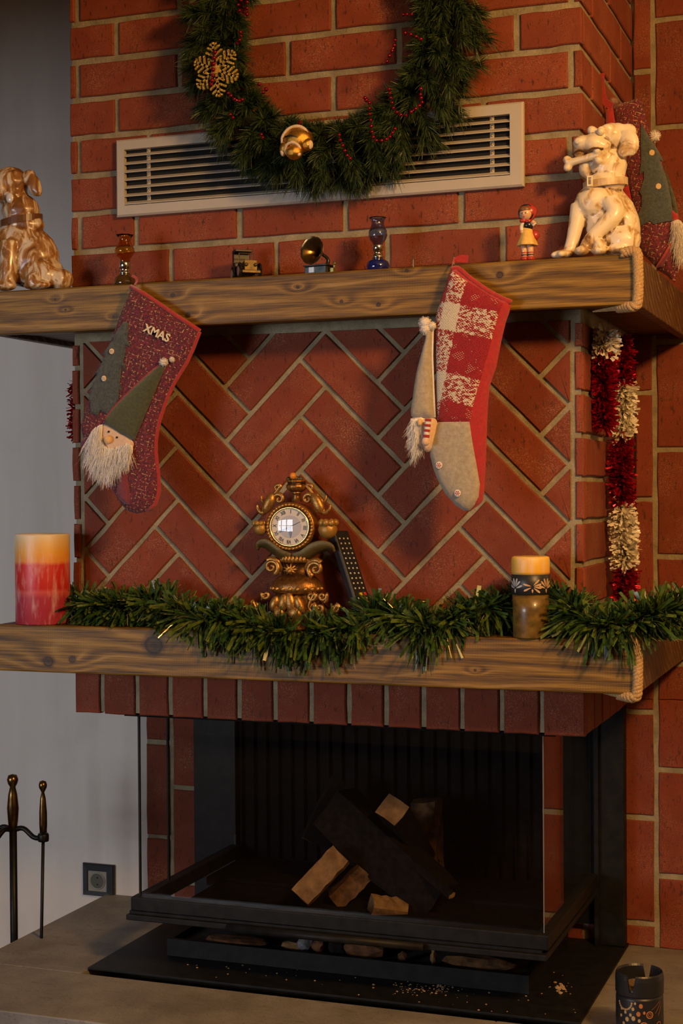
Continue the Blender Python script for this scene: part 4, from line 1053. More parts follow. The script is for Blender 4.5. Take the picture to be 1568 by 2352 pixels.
def letters(word, c, size, ang, Y, th, m, parent):
    "flat cut-out capitals placed along a slanted line"
    x = 0.0; out = []
    for ch in word:
        cu = bpy.data.curves.new('t', 'FONT'); cu.body = ch; cu.size = size; cu.extrude = th/2; cu.resolution_u = 3; cu.offset = size*.022
        ob = bpy.data.objects.new('t', cu); C.objects.link(ob)
        dg_ = bpy.context.evaluated_depsgraph_get(); me = bpy.data.meshes.new_from_object(ob.evaluated_get(dg_))
        xs_ = [v.co.x for v in me.vertices]; w0, w1 = min(xs_), max(xs_)
        V = []
        for v in me.vertices:
            u, q = v.co.x-w0+x, v.co.y
            V.append((c[0]+u*math.cos(ang)+q*math.sin(ang), Y-v.co.z, c[1]-u*math.sin(ang)+q*math.cos(ang)))
        F = [tuple(p.vertices) for p in me.polygons]
        out.append((V, F)); x += (w1-w0)+size*.015
        bpy.data.objects.remove(ob); bpy.data.curves.remove(cu); bpy.data.meshes.remove(me)
    for g in out: part('letter', g, m, parent)

# --- burgundy stocking with the tree, the gnome and XMAS
YS = -.158; z1_ = Zc(160, 620, 4.056)
mpS = lambda u, v, h: (u, YS-h, v)
out1 = [(570, 165), (700, 235), (850, 335), (1000, 440), (1120, 515), (1213, 577), (1200, 610), (1150, 740), (1095, 860), (980, 1045), (925, 1160), (880, 1280), (840, 1400), (818, 1500), (805, 1600), (805, 1700), (815, 1800), (828, 1900), (833, 2000), (830, 2080), (800, 2180), (720, 2250), (620, 2270), (530, 2240), (470, 2170), (370, 2000), (290, 1870), (190, 1720), (130, 1600), (102, 1450), (150, 1290), (200, 1160), (330, 780), (400, 620), (480, 400), (550, 230)]
w1 = world2(z1_(out1), YS); hk = at(313, 640, -.13)
st = thing('christmas_stocking', 'burgundy tweed stocking with grey tree, white-bearded gnome and the word XMAS', 'stocking', (w1[0][0], YS, w1[22][1]))
B1 = Pillow(w1, .015, .05, .010, .006); part('sock_body', B1.geo(mpS, wob=.0012), M_TWEED, st, smooth=True)
right = [w1[i] for i in range(5, 22)]
part('edge_piping', tube([(u, YS-.001, v) for u, v in right], .0042, 8), M_REDF, st, smooth=True)
part('top_piping', tube([(u, YS-.002, v+.002) for u, v in w1[0:6]], .0050, 8), M_REDF, st, smooth=True)
lp = [at(x, y, YS+.01) for x, y in ((303, 664), (308, 652), (313, 644))]+[Vector((hk.x, -.136, TZ+.013)), Vector((hk.x-.006, -.134, TZ+.018))]
lp = [at(302, 664, YS), at(310, 654, YS+.006), at(314, 646, YS+.016), at(312, 638, -.136), at(303, 633, -.130)]
part('hanging_loop', ribbon(smoothpath(lp, 5), .006, (1, 0, .3)), M_REDF, st)
tr1 = world2(z1_([(520, 500), (550, 488), (577, 505), (580, 600), (568, 625), (600, 722), (557, 702), (548, 800), (532, 850), (556, 932), (520, 900), (510, 990), (502, 1060), (520, 1130), (492, 1112), (492, 1200), (440, 1290), (385, 1345), (320, 1312), (295, 1357), (220, 1332), (215, 1240), (175, 1190), (210, 1070), (270, 972), (228, 977), (330, 840), (352, 790), (298, 797), (380, 700), (432, 650), (410, 648), (470, 560)]), YS)
T1 = Pillow(tr1, .004, .006, .002, .004); tp = part('tree_applique', T1.geo(mpS, B1, .001), M_TREE, st, smooth=True)
v_, f_ = T1.tri(); idx = nrg.integers(0, len(v_), 900); b_ = v_[idx]+nrg.normal(size=(900, 2))*.0015
fb_ = np.stack([b_[:, 0], YS-(B1.h(b_)+T1.h(b_)+.0008), b_[:, 1]], 1); dd = nrg.normal(size=(900, 3)); dd[:, 1] = -abs(dd[:, 1])*.35-.05; dd[:, 2] -= .6; dd /= np.linalg.norm(dd, axis=1)[:, None]
fz = part('felt_fuzz', ribbons(fb_, dd, nrg.uniform(.004, .010, 900), .0006, 2, 0, .3, bend=.3), M_TREE, tp); fz['kind'] = 'stuff'
for q in ((430, 765), (360, 1017)):
    c_ = world2(z1_([q]), YS)[0]; hY = YS-float(B1.h([c_])[0]+T1.h([c_])[0])-.001
    button(c_, .0058, M_BTN, tp, hY, [(-.3, .25, .16, M_TDARK), (.3, .25, .16, M_TDARK), (-.3, -.25, .16, M_TDARK), (.3, -.25, .16, M_TDARK)])
hat1 = world2(z1_([(890, 875), (925, 905), (860, 1060), (760, 1300), (685, 1480), (640, 1592), (520, 1540), (430, 1478), (352, 1428), (372, 1380), (480, 1250), (640, 1090), (760, 980)]), YS)
gn = part('gnome_face', Pillow(smooth2(world2(z1_([(350, 1440), (470, 1480), (610, 1580), (620, 1660), (520, 1720), (380, 1700), (300, 1600)]), YS), 3), .007, .02, .002, .005).geo(mpS, B1, .001), M_FACE, st, smooth=True)
H1 = Pillow(hat1, .012, .028, .002, .005); hh = part('gnome_hat', H1.geo(mpS, B1, .003), M_HATG, st, smooth=True)
part('hat_seam', tube([(u, YS-.004-float(B1.h([(u, v)])[0]), v) for u, v in hat1[8:]+hat1[0:1]], .0016, 6), M_REDF, hh, smooth=True)
pc = world2(z1_([(915, 868)]), YS)[0]; pompom('hat_pompom', (pc[0], YS-.020, pc[1]), .0095, M_POM, hh)
pc = world2(z1_([(985, 840)]), YS)[0]; pompom('hat_pompom', (pc[0], YS-.016, pc[1]), .0062, M_POM, hh, 160)
bd = smooth2(world2(z1_([(345, 1440), (300, 1460), (245, 1520), (215, 1610), (210, 1680), (250, 1780), (330, 1840), (430, 1870), (520, 1790), (610, 1730), (625, 1650), (590, 1610), (520, 1640), (400, 1650), (355, 1560)]), YS), 3)
BD = Pillow(bd, .010, .02, .002, .005); bo = part('gnome_beard', BD.geo(mpS, B1, .003), M_FUR, st, smooth=True)
fur('beard_hair', bd, YS, B1, .011, M_FUR, bo, 2400, .036, (-.05, -.30, -1), .26)
nz = world2(z1_([(415, 1585)]), YS)[0]; part('gnome_nose', ell((nz[0], YS-.028, nz[1]), (.0095, .008, .0095)), M_NOSE, gn, smooth=True)
for q in ((412, 1510), (488, 1563)):
    e_ = world2(z1_([q]), YS)[0]; part('gnome_eye', ico((e_[0], YS-.0235, e_[1]), .0025, 2), M_BEADK, gn, smooth=True)
m1 = smooth2(world2(z1_([(235, 1550), (165, 1560), (112, 1590), (104, 1640), (130, 1710), (175, 1755), (200, 1700), (222, 1640)]), YS), 3)
part('mitten', Pillow(m1, .010, .016, .002, .004).geo(mpS, B1, .001), M_MIT, st, smooth=True)
m2 = smooth2(world2(z1_([(490, 1870), (520, 1850), (545, 1870), (575, 1950), (592, 2050), (588, 2170), (560, 2185), (510, 2160), (460, 2105), (470, 2010), (484, 1960), (476, 1910)]), YS), 3)
part('mitten', Pillow(m2, .009, .016, .002, .004).geo(mpS, B1, .001), M_MIT, st, smooth=True)
lc = world2(z1_([(718, 575)]), YS)[0]; letters('XMAS', lc, .0245, math.radians(24), YS-.0190, .0030, M_PRINT, st)

# --- red and white plaid stocking with a felt toe
YP = -.160; z2_ = Zc(910, 580, 3.793); mpP = lambda u, v, h: (u, YP-h, v)
def plaid_mat(c0, kz):
    t = NT('plaid_knit'); a_ = math.radians(13)
    g = t.n('ShaderNodeNewGeometry').outputs['Position']; sp = t.n('ShaderNodeSeparateXYZ', i_0=g).outputs
    dx = t.math('SUBTRACT', sp[0], c0[0]); dz = t.math('SUBTRACT', sp[2], c0[1])
    u = t.math('SUBTRACT', t.math('MULTIPLY', dx, math.cos(a_)), t.math('MULTIPLY', dz, math.sin(a_)))
    v = t.math('ADD', t.math('MULTIPLY', dx, math.sin(a_)), t.math('MULTIPLY', dz, math.cos(a_)))
    jig = t.math('MULTIPLY_ADD', t.noise(t.coord(), 180, 2), .012, -.006)
    def band(cn, half, per):
        f = t.math('SUBTRACT', t.math('PINGPONG', t.math('ADD', t.math('ADD', cn, per*20), jig), per/2), half)
        return t.math('LESS_THAN', f, 0.0)
    bu = band(u, .0175, .118); bv = band(v, .027, .137)
    st1 = t.math('MULTIPLY', t.math('SINE', t.math('MULTIPLY', u, 2*PI/.0062)), t.math('SINE', t.math('MULTIPLY', v, 2*PI/.0048)))
    stt = t.math('GREATER_THAN', t.math('ADD', t.math('MULTIPLY', st1, .55), t.math('MULTIPLY_ADD', t.noise(t.coord(scale=(1, 1, 1.7)), 135, 3, .6), 6.0, -3.0)), .02)
    spars = t.math('MULTIPLY', t.math('GREATER_THAN', st1, .62), t.math('GREATER_THAN', t.noise(t.coord(), 45, 2), .60))
    any_ = t.math('MULTIPLY', t.math('MAXIMUM', bu, bv), stt)
    wf = t.math('MAXIMUM', t.math('MAXIMUM', any_, t.math('MULTIPLY', bu, bv)), spars)
    red = t.ramp(t.noise(t.coord(), 350, 3), [(.35, (.20, .004, .012)), (.65, (.34, .008, .016))])
    wht = t.ramp(t.noise(t.coord(), 500, 3), [(.35, (.48, .42, .32)), (.65, (.68, .62, .50))])
    t.P(Base_Color=t.mix(wf, red, wht), Roughness=.9, Sheen_Weight=.25); t.bump(t.math('ADD', st1, t.noise(t.coord(), 400, 2)), .35, .0015); return t.m
out2 = [(475, 150), (530, 135), (640, 225), (800, 335), (920, 400), (1000, 432), (985, 520), (955, 600), (918, 755), (870, 1000), (840, 1080), (815, 1160), (800, 1300), (790, 1500), (785, 1700), (775, 1900), (765, 2080), (753, 2165), (720, 2200), (640, 2255), (590, 2250), (520, 2205), (430, 2105), (370, 2000), (330, 1900), (295, 1770), (290, 1640), (352, 1480), (350, 1250), (345, 1000), (338, 640), (345, 560), (390, 400), (430, 290), (460, 180)]
w2 = world2(z2_(out2), YP)
sp_ = thing('christmas_stocking', 'red and white plaid stocking with grey felt toe and a grey-hatted gnome', 'stocking', (w2[0][0], YP, w2[19][1]))
B2 = Pillow(w2, .019, .045, .008, .006); part('sock_body', B2.geo(mpP, wob=.001), M_REDF, sp_, smooth=True)
pl = world2(z2_([(478, 155), (540, 195), (640, 265), (800, 365), (940, 450), (890, 600), (830, 830), (760, 1080), (700, 1280), (660, 1475), (362, 1478), (352, 1250), (347, 1000), (340, 640), (347, 562), (392, 402), (432, 292), (462, 182)]), YP)
cpl = world2(z2_([(487, 568)]), YP)[0]
part('plaid_panel', Pillow(pl, .003, .008, 0, .006).geo(mpP, B2, .0004), plaid_mat(cpl, 1), sp_, smooth=True)
to = world2(z2_([(362, 1480), (658, 1477), (680, 1640), (718, 1870), (740, 2020), (728, 2130), (690, 2200), (640, 2250), (590, 2248), (520, 2203), (430, 2103), (370, 1998), (332, 1900), (297, 1770), (292, 1640)]), YP)
TO = Pillow(to, .004, .010, 0, .006); tf = part('felt_toe', TO.geo(mpP, B2, .0005), M_GREY, sp_, smooth=True)
part('cuff_roll', tube(smoothpath([at(910+x/3.793, 580+y/3.793, YP-.003) for x, y in ((478, 148), (540, 140), (640, 222), (800, 335), (920, 400), (1000, 432))], 4), .0050, 8), M_REDF, sp_, smooth=True)
lp = [at(1037, 618, YP), at(1039, 606, YP+.010), at(1044, 598, -.138), at(1058, 594, -.136), at(1074, 595, -.134)]
part('hanging_loop', ribbon(smoothpath(lp, 5), [.004]*8+[.006, .008, .009, .010, .011, .012, .013, .014, .015, .015, .015, .015, .015], (.1, 0, 1)), M_REDF, sp_)
DOT = felt('button_red', (.30, .01, .03), (.36, .02, .05))
for q in ((398, 1855), (560, 2097)):
    c_ = world2(z2_([q]), YP)[0]; hY = YP-float(B2.h([c_])[0]+TO.h([c_])[0])-.001
    button(c_, .0066, M_POM, tf, hY, [(.55*math.cos(a), .55*math.sin(a), .2, DOT) for a in np.linspace(0, 2*PI, 6, endpoint=False)]+[(0, 0, .22, DOT)])
hat2 = world2(z2_([(320, 600), (335, 660), (330, 900), (338, 1150), (345, 1300), (352, 1440), (250, 1442), (145, 1428), (160, 1250), (188, 1060), (228, 900), (268, 750), (292, 640)]), YP)
H2 = Pillow(smooth2(hat2, 3), .018, .022, .012, .005); ht2 = part('gnome_hat', H2.geo(lambda u, v, h: (u, YP-.012-h, v)), M_GREY, sp_, smooth=True)
part('hat_seam', tube([(u, YP-.014, v) for u, v in hat2[1:6]], .0022, 6), M_POM, ht2, smooth=True)
for x, y, r in ((250, 610, .0125), (255, 665, .0120), (312, 640, .0085)):
    c_ = at(910+x/3.793, 580+y/3.793, YP-.020); pompom('hat_pompom', c_, r, M_POM, ht2, 150)
fc = smooth2(world2(z2_([(150, 1440), (345, 1440), (368, 1560), (350, 1670), (310, 1730), (255, 1735), (180, 1650)]), YP), 3)
F2 = Pillow(fc, .016, .022, .010, .005); fo = part('gnome_face', F2.geo(lambda u, v, h: (u, YP-.010-h, v)), M_FACE, sp_, smooth=True)
bd2 = smooth2(world2(z2_([(150, 1445), (265, 1445), (260, 1600), (230, 1720), (185, 1760), (160, 1680), (140, 1560)]), YP), 3)
BB2 = Pillow(bd2, .020, .02, .006, .005); bo2 = part('gnome_beard', BB2.geo(lambda u, v, h: (u, YP-.014-h, v)), M_FUR, sp_, smooth=True)
fur('beard_hair', bd2, YP-.014, BB2, .001, M_FUR, bo2, 700, .022, (-.02, -.35, -1), .35, .0009)
c_ = at(910+205/3.793, 580+1478/3.793, YP-.036); part('gnome_nose', ell(c_, (.0050, .006, .0078)), M_NOSE, fo, smooth=True)
M_STW = felt('arm_white', (.72, .66, .58), (.84, .78, .70), 300)
for k, (pts, r) in enumerate(((((165, 1450), (150, 1500), (135, 1560), (122, 1590)), .0052), (((278, 1448), (272, 1510), (265, 1570), (257, 1640)), .0062))):
    P_ = smoothpath([at(910+x/3.793, 580+y/3.793, YP-.040+(.020 if k == 0 else 0)) for x, y in pts], 8)
    arm = part('gnome_arm', tube(P_, r, 10), M_STW, sp_, smooth=True)
    for i in range(0, len(P_)-3, 6): part('arm_stripe', tube(P_[i:i+4], r+.0004, 10), M_REDF, arm, smooth=True)
    part('gnome_hand', ico(P_[-1]+Vector((0, -.001, -.002)), r*1.35, 2), M_FACE, arm, smooth=True)

# --- burgundy stocking hanging on the side of the chimney behind the cream dog
YB = .24; z3_ = Zc(1250, 160, 4.704); mpB = lambda u, v, h: (u, YB-h, v)
out3 = [(735, 395), (860, 355), (1020, 305), (1060, 400), (1090, 500), (1120, 620), (1230, 900), (1330, 1200), (1395, 1500), (1420, 1700), (1400, 1900), (1440, 2050), (1450, 2150), (1405, 2310), (1330, 2285), (1230, 2170), (1130, 2060), (1030, 1960), (980, 1600), (900, 1200), (820, 800), (760, 560)]
w3 = world2(z3_(out3), YB)
w3 = [(u, max(v, MZ1+.004) if u < W+.140 else v) for u, v in w3]
s3 = thing('christmas_stocking', 'burgundy tweed stocking on the side of the chimney behind the cream dog', 'stocking', (w3[0][0], YB, min(p[1] for p in w3)))
B3 = Pillow(w3, .018, .05, .012, .007); part('sock_body', B3.geo(mpB, wob=.0012), M_TWEED, s3, smooth=True)
lin = world2(z3_([(570, 425), (650, 400), (742, 392), (765, 560), (830, 850), (900, 1200), (960, 1480), (900, 1400), (700, 1000), (600, 700)]), YB)
lin = [(max(u, W+.006), v) for u, v in lin]
part('sock_lining', Pillow(lin, .012, .03, .008, .007).geo(lambda u, v, h: (u, YB-.004-h, v)), M_REDF, s3, smooth=True)
part('hanging_loop', ribbon(smoothpath([at(1250+x/4.704, 160+y/4.704, YB-.012) for x, y in ((608, 42), (612, 150), (622, 260), (660, 350), (735, 405))], 6), .016, (1, -.25, 0), .0012), M_REDF, s3)
hp_ = atX(1406, 232, W+.008)
tag(part('screw_hook', ell((W+.010, .30, at(1410, 234, .30).z), (.012, .018, .010)), plain('knob_clay', (.28, .15, .11), .6)), 'small brownish knob on the chimney side above the stocking', 'hook')
tr3 = world2(z3_([(1055, 590), (1150, 760), (1215, 850), (1292, 990), (1252, 980), (1330, 1200), (1380, 1450), (1402, 1640), (1300, 1660), (1200, 1690), (1150, 1650), (1010, 1720), (1000, 1600), (1060, 1500), (1062, 1380), (1040, 1340), (1090, 1200), (1090, 1120), (1040, 1150), (1060, 1000), (1050, 800)]), YB)
T3 = Pillow(tr3, .004, .006, 0, .005); t3 = part('tree_applique', T3.geo(mpB, B3, .003), M_TREE, s3, smooth=True)
for q in ((1175, 918), (1248, 1282)):
    c_ = world2(z3_([q]), YB)[0]; hY = YB-float(B3.h([c_])[0]+T3.h([c_])[0])-.0035; button(c_, .0060, M_BTN, t3, hY)
pb_ = at(1250+1190/4.704, 160+720/4.704, YB+.002); pompom('hat_pompom', pb_, .0125, M_POM, s3, 200)
h3 = world2(z3_([(1290, 1000), (1335, 1150), (1400, 1350), (1455, 1590), (1420, 1640), (1380, 1480), (1330, 1230)]), YB)
part('gnome_hat', Pillow(h3, .012, .012, .010, .005).geo(mpB, None), M_HATG, s3, smooth=True)
part('hat_rim', Pillow(world2(z3_([(1365, 1500), (1440, 1560), (1458, 1625), (1372, 1650)]), YB), .012, .010, .006, .005).geo(lambda u, v, h: (u, YB-.004-h, v)), M_REDF, s3, smooth=True)
b3 = smooth2(world2(z3_([(1368, 1645), (1450, 1620), (1510, 1700), (1520, 1900), (1500, 2060), (1430, 2020), (1385, 1850)]), YB), 3)
BP3 = Pillow(b3, .020, .02, .01, .006); bo3 = part('gnome_beard', BP3.geo(lambda u, v, h: (u, YB-.002-h, v)), M_POM, s3, smooth=True)
fur('beard_hair', b3, YB-.002, BP3, .001, M_POM, bo3, 500, .024, (0, -.3, -1), .25)
m3 = world2(z3_([(1385, 1900), (1390, 2000), (1330, 2060), (1290, 2140), (1225, 2150), (1300, 2030)]), YB)
part('mitten', Pillow(m3, .006, .01, 0, .005).geo(mpB, B3, .003), M_MIT, s3, smooth=True)
part('mitten_edge', tube([(u, YB-.022, v) for u, v in world2(z3_([(1385, 1890), (1300, 2030), (1220, 2155)]), YB)], .0022, 6), M_REDF, s3, smooth=True)
# ------------------------------------------------------------------ things on the lower mantel
BZ = LZ1
def wax_mat(name, stops, z0, z1):
    t = NT(name); g = t.n('ShaderNodeNewGeometry').outputs['Position']; zz_ = t.n('ShaderNodeSeparateXYZ', i_0=g).outputs[2]
    f = t.math('DIVIDE', t.math('SUBTRACT', t.math('ADD', zz_, t.math('MULTIPLY_ADD', t.noise(t.coord(), 22, 3), .010, -.005)), z0), z1-z0)
    cc = t.ramp(f, stops); cc = t.mix(t.ramp(t.noise(t.coord(scale=(70, 70, 16)), 1, 4), [(.50, 0.0), (.72, .50)]), cc, (.80, .62, .56))
    t.P(Base_Color=cc, Roughness=.42, Subsurface_Weight=.35, Subsurface_Radius=(.012, .005, .003), Subsurface_Scale=.6); return t.m
c1 = at(99, 1436, -.072); r1 = (at(155, 1330, -.072)-at(43, 1330, -.072)).length/2*.97; h1 = at(99, 1226, -.072).z-BZ
c1v = thing('pillar_candle', 'thick pillar candle in red, pink and yellow layers on the left', 'candle', (c1.x, -.072, BZ))
part('wax_body', lathe([(r1*.97, 0), (r1, .003), (r1, h1*.5), (r1*1.0, h1-.004), (r1*.985, h1), (r1*.93, h1-.001), (r1*.88, h1-.008), (r1*.5, h1-.014), (0, h1-.015)], (c1.x, -.072, BZ), 48),
     wax_mat('layered_wax', [(0, (.42, .035, .06)), (.30, (.45, .04, .07)), (.36, (.62, .10, .09)), (.40, (.55, .02, .02)), (.66, (.62, .03, .025)), (.70, (.80, .30, .05)), (.80, (.82, .42, .07)), (.93, (.80, .58, .28)), (1.0, (.82, .70, .50))], BZ, BZ+h1), c1v, smooth=True)
part('wick', tube([(c1.x, -.072, BZ+h1-.016), (c1.x+.001, -.072, BZ+h1-.006)], .0010, 5), M_CHAR, c1v)

c2 = at(1219, 1466, -.100); r2_ = (at(1265, 1400, -.100)-at(1174, 1400, -.100)).length/2*.96; kz2 = (at(1219, 1400, -.1)-at(1219, 1401, -.1)).length
def h2(py): return BZ+(1463-py)*kz2
c2v = thing('pillar_candle', 'olive pillar candle with yellow top and dark petal-patterned band', 'candle', (c2.x, -.100, BZ))
part('wax_body', lathe([(r2_*.90, 0), (r2_*.92, .002), (r2_*.93, (h2(1363)-BZ)*.6), (r2_*.95, h2(1363)-BZ)], (c2.x, -.1, BZ), 40), plain('olive_wax', (.22, .13, .025), .35, dark=(.085, .050, .012), scale=55, coat=.3), c2v, smooth=True)
part('wax_top', lathe([(r2_*.97, h2(1319)-BZ), (r2_*.985, h2(1312)-BZ), (r2_*.985, h2(1285)-BZ), (r2_*.95, h2(1279)-BZ), (r2_*.85, h2(1277)-BZ), (0, h2(1280)-BZ)], (c2.x, -.1, BZ), 40), wax_mat('yellow_wax', [(0, (.78, .42, .03)), (1, (.85, .55, .08))], h2(1319), h2(1277)), c2v, smooth=True)
bnd = part('band', lathe([(r2_*.97, h2(1364)-BZ), (r2_*1.0, h2(1363)-BZ), (r2_*1.0, h2(1319)-BZ), (r2_*.97, h2(1318)-BZ)], (c2.x, -.1, BZ), 40), plain('band_black', (.020, .022, .024), .4), c2v, smooth=True)
M_PET = plain('band_petal', (.55, .36, .22), .6); M_PETB = plain('band_petal_pale', (.45, .50, .55), .6)
def petal(a, z, ln, wd, rot, m):
    pts = []
    for q in np.linspace(0, 2*PI, 10, endpoint=False):
        u, v = wd*math.sin(q)*(.6+.4*math.cos(q)), ln*math.cos(q)
        uu, vv = u*math.cos(rot)-v*math.sin(rot), u*math.sin(rot)+v*math.cos(rot); pts.append((uu, vv))
    V = []
    for rr in (r2_*1.0-.0004, r2_*1.0+.0005):
        for u, v in pts: b = a+u/r2_; V.append((c2.x+rr*math.cos(b), -.1+rr*math.sin(b), z+v))
    n = len(pts); F = [(i, (i+1) % n, n+(i+1) % n, n+i) for i in range(n)]+[tuple(range(n, 2*n))]
    part('petal', (V, F), m, bnd)
for fa, m in ((-2.25, M_PETB), (-1.25, M_PET), (-.45, M_PET)):
    for i, ro in enumerate((-1.2, -.75, -.3, .3, .75, 1.2) if fa != -1.25 else (-2.2, -1.7, -1.3, -.8, 1.3, 2.0)):
        L = .0085; cz = h2(1352) if fa != -1.25 else h2(1345)
        petal(fa-math.sin(ro)*.011/r2_, cz+math.cos(ro)*.015*(1 if fa != -1.25 else .8), L, .0030, ro, m)
    petal(fa, h2(1355), .004, .0026, 0, m)

# small metal cup half hidden in the garland
cu_ = at(968, 1412, -.045); k = (at(969, 1400, -.045)-at(968, 1400, -.045)).length
cup = thing('candle_cup', 'small silvery flared metal cup standing behind the garland', 'metal cup', (cu_.x, -.045, BZ))
zt = at(968, 1379, -.045).z-BZ
part('bowl', lathe([(.010, zt-.030), (.0115, zt-.020), (.014, zt-.010), (.0185, zt-.002), (.0190, zt), (.0175, zt-.0005), (.012, zt-.012), (0, zt-.014)], (cu_.x, -.045, BZ), 24), plain('cup_silver', (.36, .30, .22), .25, .95), cup, smooth=True)
part('stem', lathe([(.020, 0), (.018, .004), (.006, .008), (.005, zt-.032), (.010, zt-.029)], (cu_.x, -.045, BZ), 20), bpy.data.materials['cup_silver'], cup, smooth=True)

# ------------------------------------------------------------------ ornate clock
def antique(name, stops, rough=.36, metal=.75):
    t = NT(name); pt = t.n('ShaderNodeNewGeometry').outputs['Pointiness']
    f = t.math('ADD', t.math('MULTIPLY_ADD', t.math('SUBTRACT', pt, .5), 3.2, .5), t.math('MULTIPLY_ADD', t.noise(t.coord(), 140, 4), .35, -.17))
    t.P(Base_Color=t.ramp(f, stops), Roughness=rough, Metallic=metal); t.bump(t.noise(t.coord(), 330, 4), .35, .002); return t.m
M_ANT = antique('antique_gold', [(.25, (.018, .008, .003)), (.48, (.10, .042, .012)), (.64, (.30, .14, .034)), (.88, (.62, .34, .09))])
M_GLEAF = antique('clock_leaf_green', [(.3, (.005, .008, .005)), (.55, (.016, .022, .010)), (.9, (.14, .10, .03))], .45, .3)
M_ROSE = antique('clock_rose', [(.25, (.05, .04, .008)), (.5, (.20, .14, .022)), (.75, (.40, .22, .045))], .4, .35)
K = Sculpt(560, 1070, 4.9, -.058, 1444, BZ, 120)
ck = thing('mantel_clock', 'ornate antique-gold rococo mantel clock with roses and scrolls', 'clock', K.p(610, K.bz))
def sq_lathe(prof, cx, dscale=.62, seg=40, lob=0.0, nl=10):
    V, F = [], []; n = len(prof)
    for i in range(seg):
        a = 2*PI*i/seg
        for r, z in prof:
            q = 1+lob*math.sin(a*nl); V.append(K.p(cx+r*q*math.cos(a), z, r*q*math.sin(a)*K.kx*dscale))
    for i in range(seg):
        j = (i+1) % seg
        for m_ in range(n-1): F.append((i*n+m_, j*n+m_, j*n+m_+1, i*n+m_+1))
    F.append(tuple(i*n for i in range(seg))[::-1]); F.append(tuple(i*n+n-1 for i in range(seg)))
    return V, F
def volute(cx, cz, r, turns, start, hand, dy, th, tail=None, wide=1.0):
    "spiral scroll; tail = points the scroll runs out to"
    pts, rad = [], []
    N_ = 26
    for i in range(N_):
        f = i/(N_-1); a = start+hand*turns*2*PI*(1-f); rr = r*(.12+.88*f)
        pts.append(K.p(cx+rr*math.cos(a), cz-rr*math.sin(a), dy)); rad.append(th*(.45+.55*f)*K.kx)
    if tail:
        tp_ = [K.p(x, z, dy) for x, z in tail]; sm = smoothpath([pts[-1]]+tp_, 6)[1:]
        pts += sm; rad += list(np.linspace(rad[-1], rad[-1]*.55, len(sm)))
    return tube(pts, rad, 8)
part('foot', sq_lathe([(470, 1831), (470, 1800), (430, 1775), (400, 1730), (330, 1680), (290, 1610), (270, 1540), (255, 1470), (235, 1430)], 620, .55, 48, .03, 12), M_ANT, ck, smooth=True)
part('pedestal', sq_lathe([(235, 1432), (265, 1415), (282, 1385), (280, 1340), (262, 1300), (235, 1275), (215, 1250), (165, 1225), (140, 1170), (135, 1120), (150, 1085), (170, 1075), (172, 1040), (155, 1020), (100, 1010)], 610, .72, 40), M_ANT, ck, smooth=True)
for i in range(11): a = PI*(1.02+.96*i/10); part('bead_moulding', ico(K.p(610+278*math.cos(a), 1372, 278*math.sin(a)*K.kx*.72), .0050, 1), M_ANT, ck, smooth=True)
for i in range(13): a = PI*(1.02+.96*i/12); part('rim_leaf', ell(K.p(610+168*math.cos(a), 1042, 168*math.sin(a)*K.kx*.72), (.0045, .004, .0075)), M_ANT, ck, smooth=True)
part('scroll', volute(345, 1135, 85, 1.5, -1.2, 1, -.012, 30, None), M_ANT, ck, smooth=True)
part('scroll', tube(smoothpath([K.p(300, 1060, -.012), K.p(350, 1045, -.012), K.p(420, 1075, -.010), K.p(445, 1140, -.006), K.p(430, 1210, -.004)], 6), .0062, 8), M_ANT, ck, smooth=True)
part('scroll', volute(845, 1150, 90, 1.5, 1.2+PI, -1, -.014, 32, None), M_ANT, ck, smooth=True)
part('scroll', tube(smoothpath([K.p(905, 1080, -.014), K.p(850, 1055, -.014), K.p(770, 1080, -.010), K.p(730, 1150, -.006), K.p(750, 1215, -.004)], 6), .0064, 8), M_ANT, ck, smooth=True)
for i in range(9):
    a = i*2*PI/9; part('shell_ray', tube([K.p(575, 1165, -.0245), K.p(575+75*math.cos(a), 1155-62*math.sin(a), -.0215)], [.0035, .0018], 6), M_ANT, ck, smooth=True)
part('shell_boss', ico(K.p(575, 1175, -.026), .0055, 2), M_ANT, ck, smooth=True)
for cx, cz, r, st_, hd, tl in ((185, 1560, 50, 2.2, 1, [(230, 1640), (330, 1650)]), (310, 1445, 48, 2.6, 1, [(270, 1480), (255, 1500)]), (1075, 1580, 52, 1.0, -1, [(1020, 1650), (900, 1680)]), (940, 1450, 50, .6, -1, [(985, 1490), (960, 1520)]), (820, 1450, 55, .8, -1, [(790, 1560), (830, 1640)]), (905, 1580, 62, 2.4, 1, [(860, 1640), (800, 1650)])):
    part('foot_scroll', volute(cx, cz, r, 1.3, st_, hd, -.026, 24, tl), M_ANT, ck, smooth=True)
for x, z_, rx, rz, ro in ((520, 1530, 60, 110, 15), (600, 1520, 60, 120, -10), (700, 1540, 50, 110, -25), (420, 1540, 50, 100, 25), (470, 1640, 70, 80, 0), (650, 1640, 80, 80, 0)):
    part('acanthus_leaf', K.e(x, z_, rx, rz, -.036, .008, ro), M_ANT, ck, smooth=True)
# green leaves under the case
for pts in ([(590, 1010), (470, 985), (380, 920), (300, 870), (230, 880), (205, 940)], [(600, 1010), (720, 1000), (850, 920), (960, 890), (1040, 910), (1070, 955)]):
    P_ = smoothpath([K.p(x, z_, -.022) for x, z_ in pts], 6); n = len(P_)
    part('green_leaf', ribbon(P_, [.006+.024*math.sin(PI*min(1, (i+2)/(n+1))**.8) for i in range(n)], (0, -.55, .85), .004), M_GLEAF, ck, smooth=True)
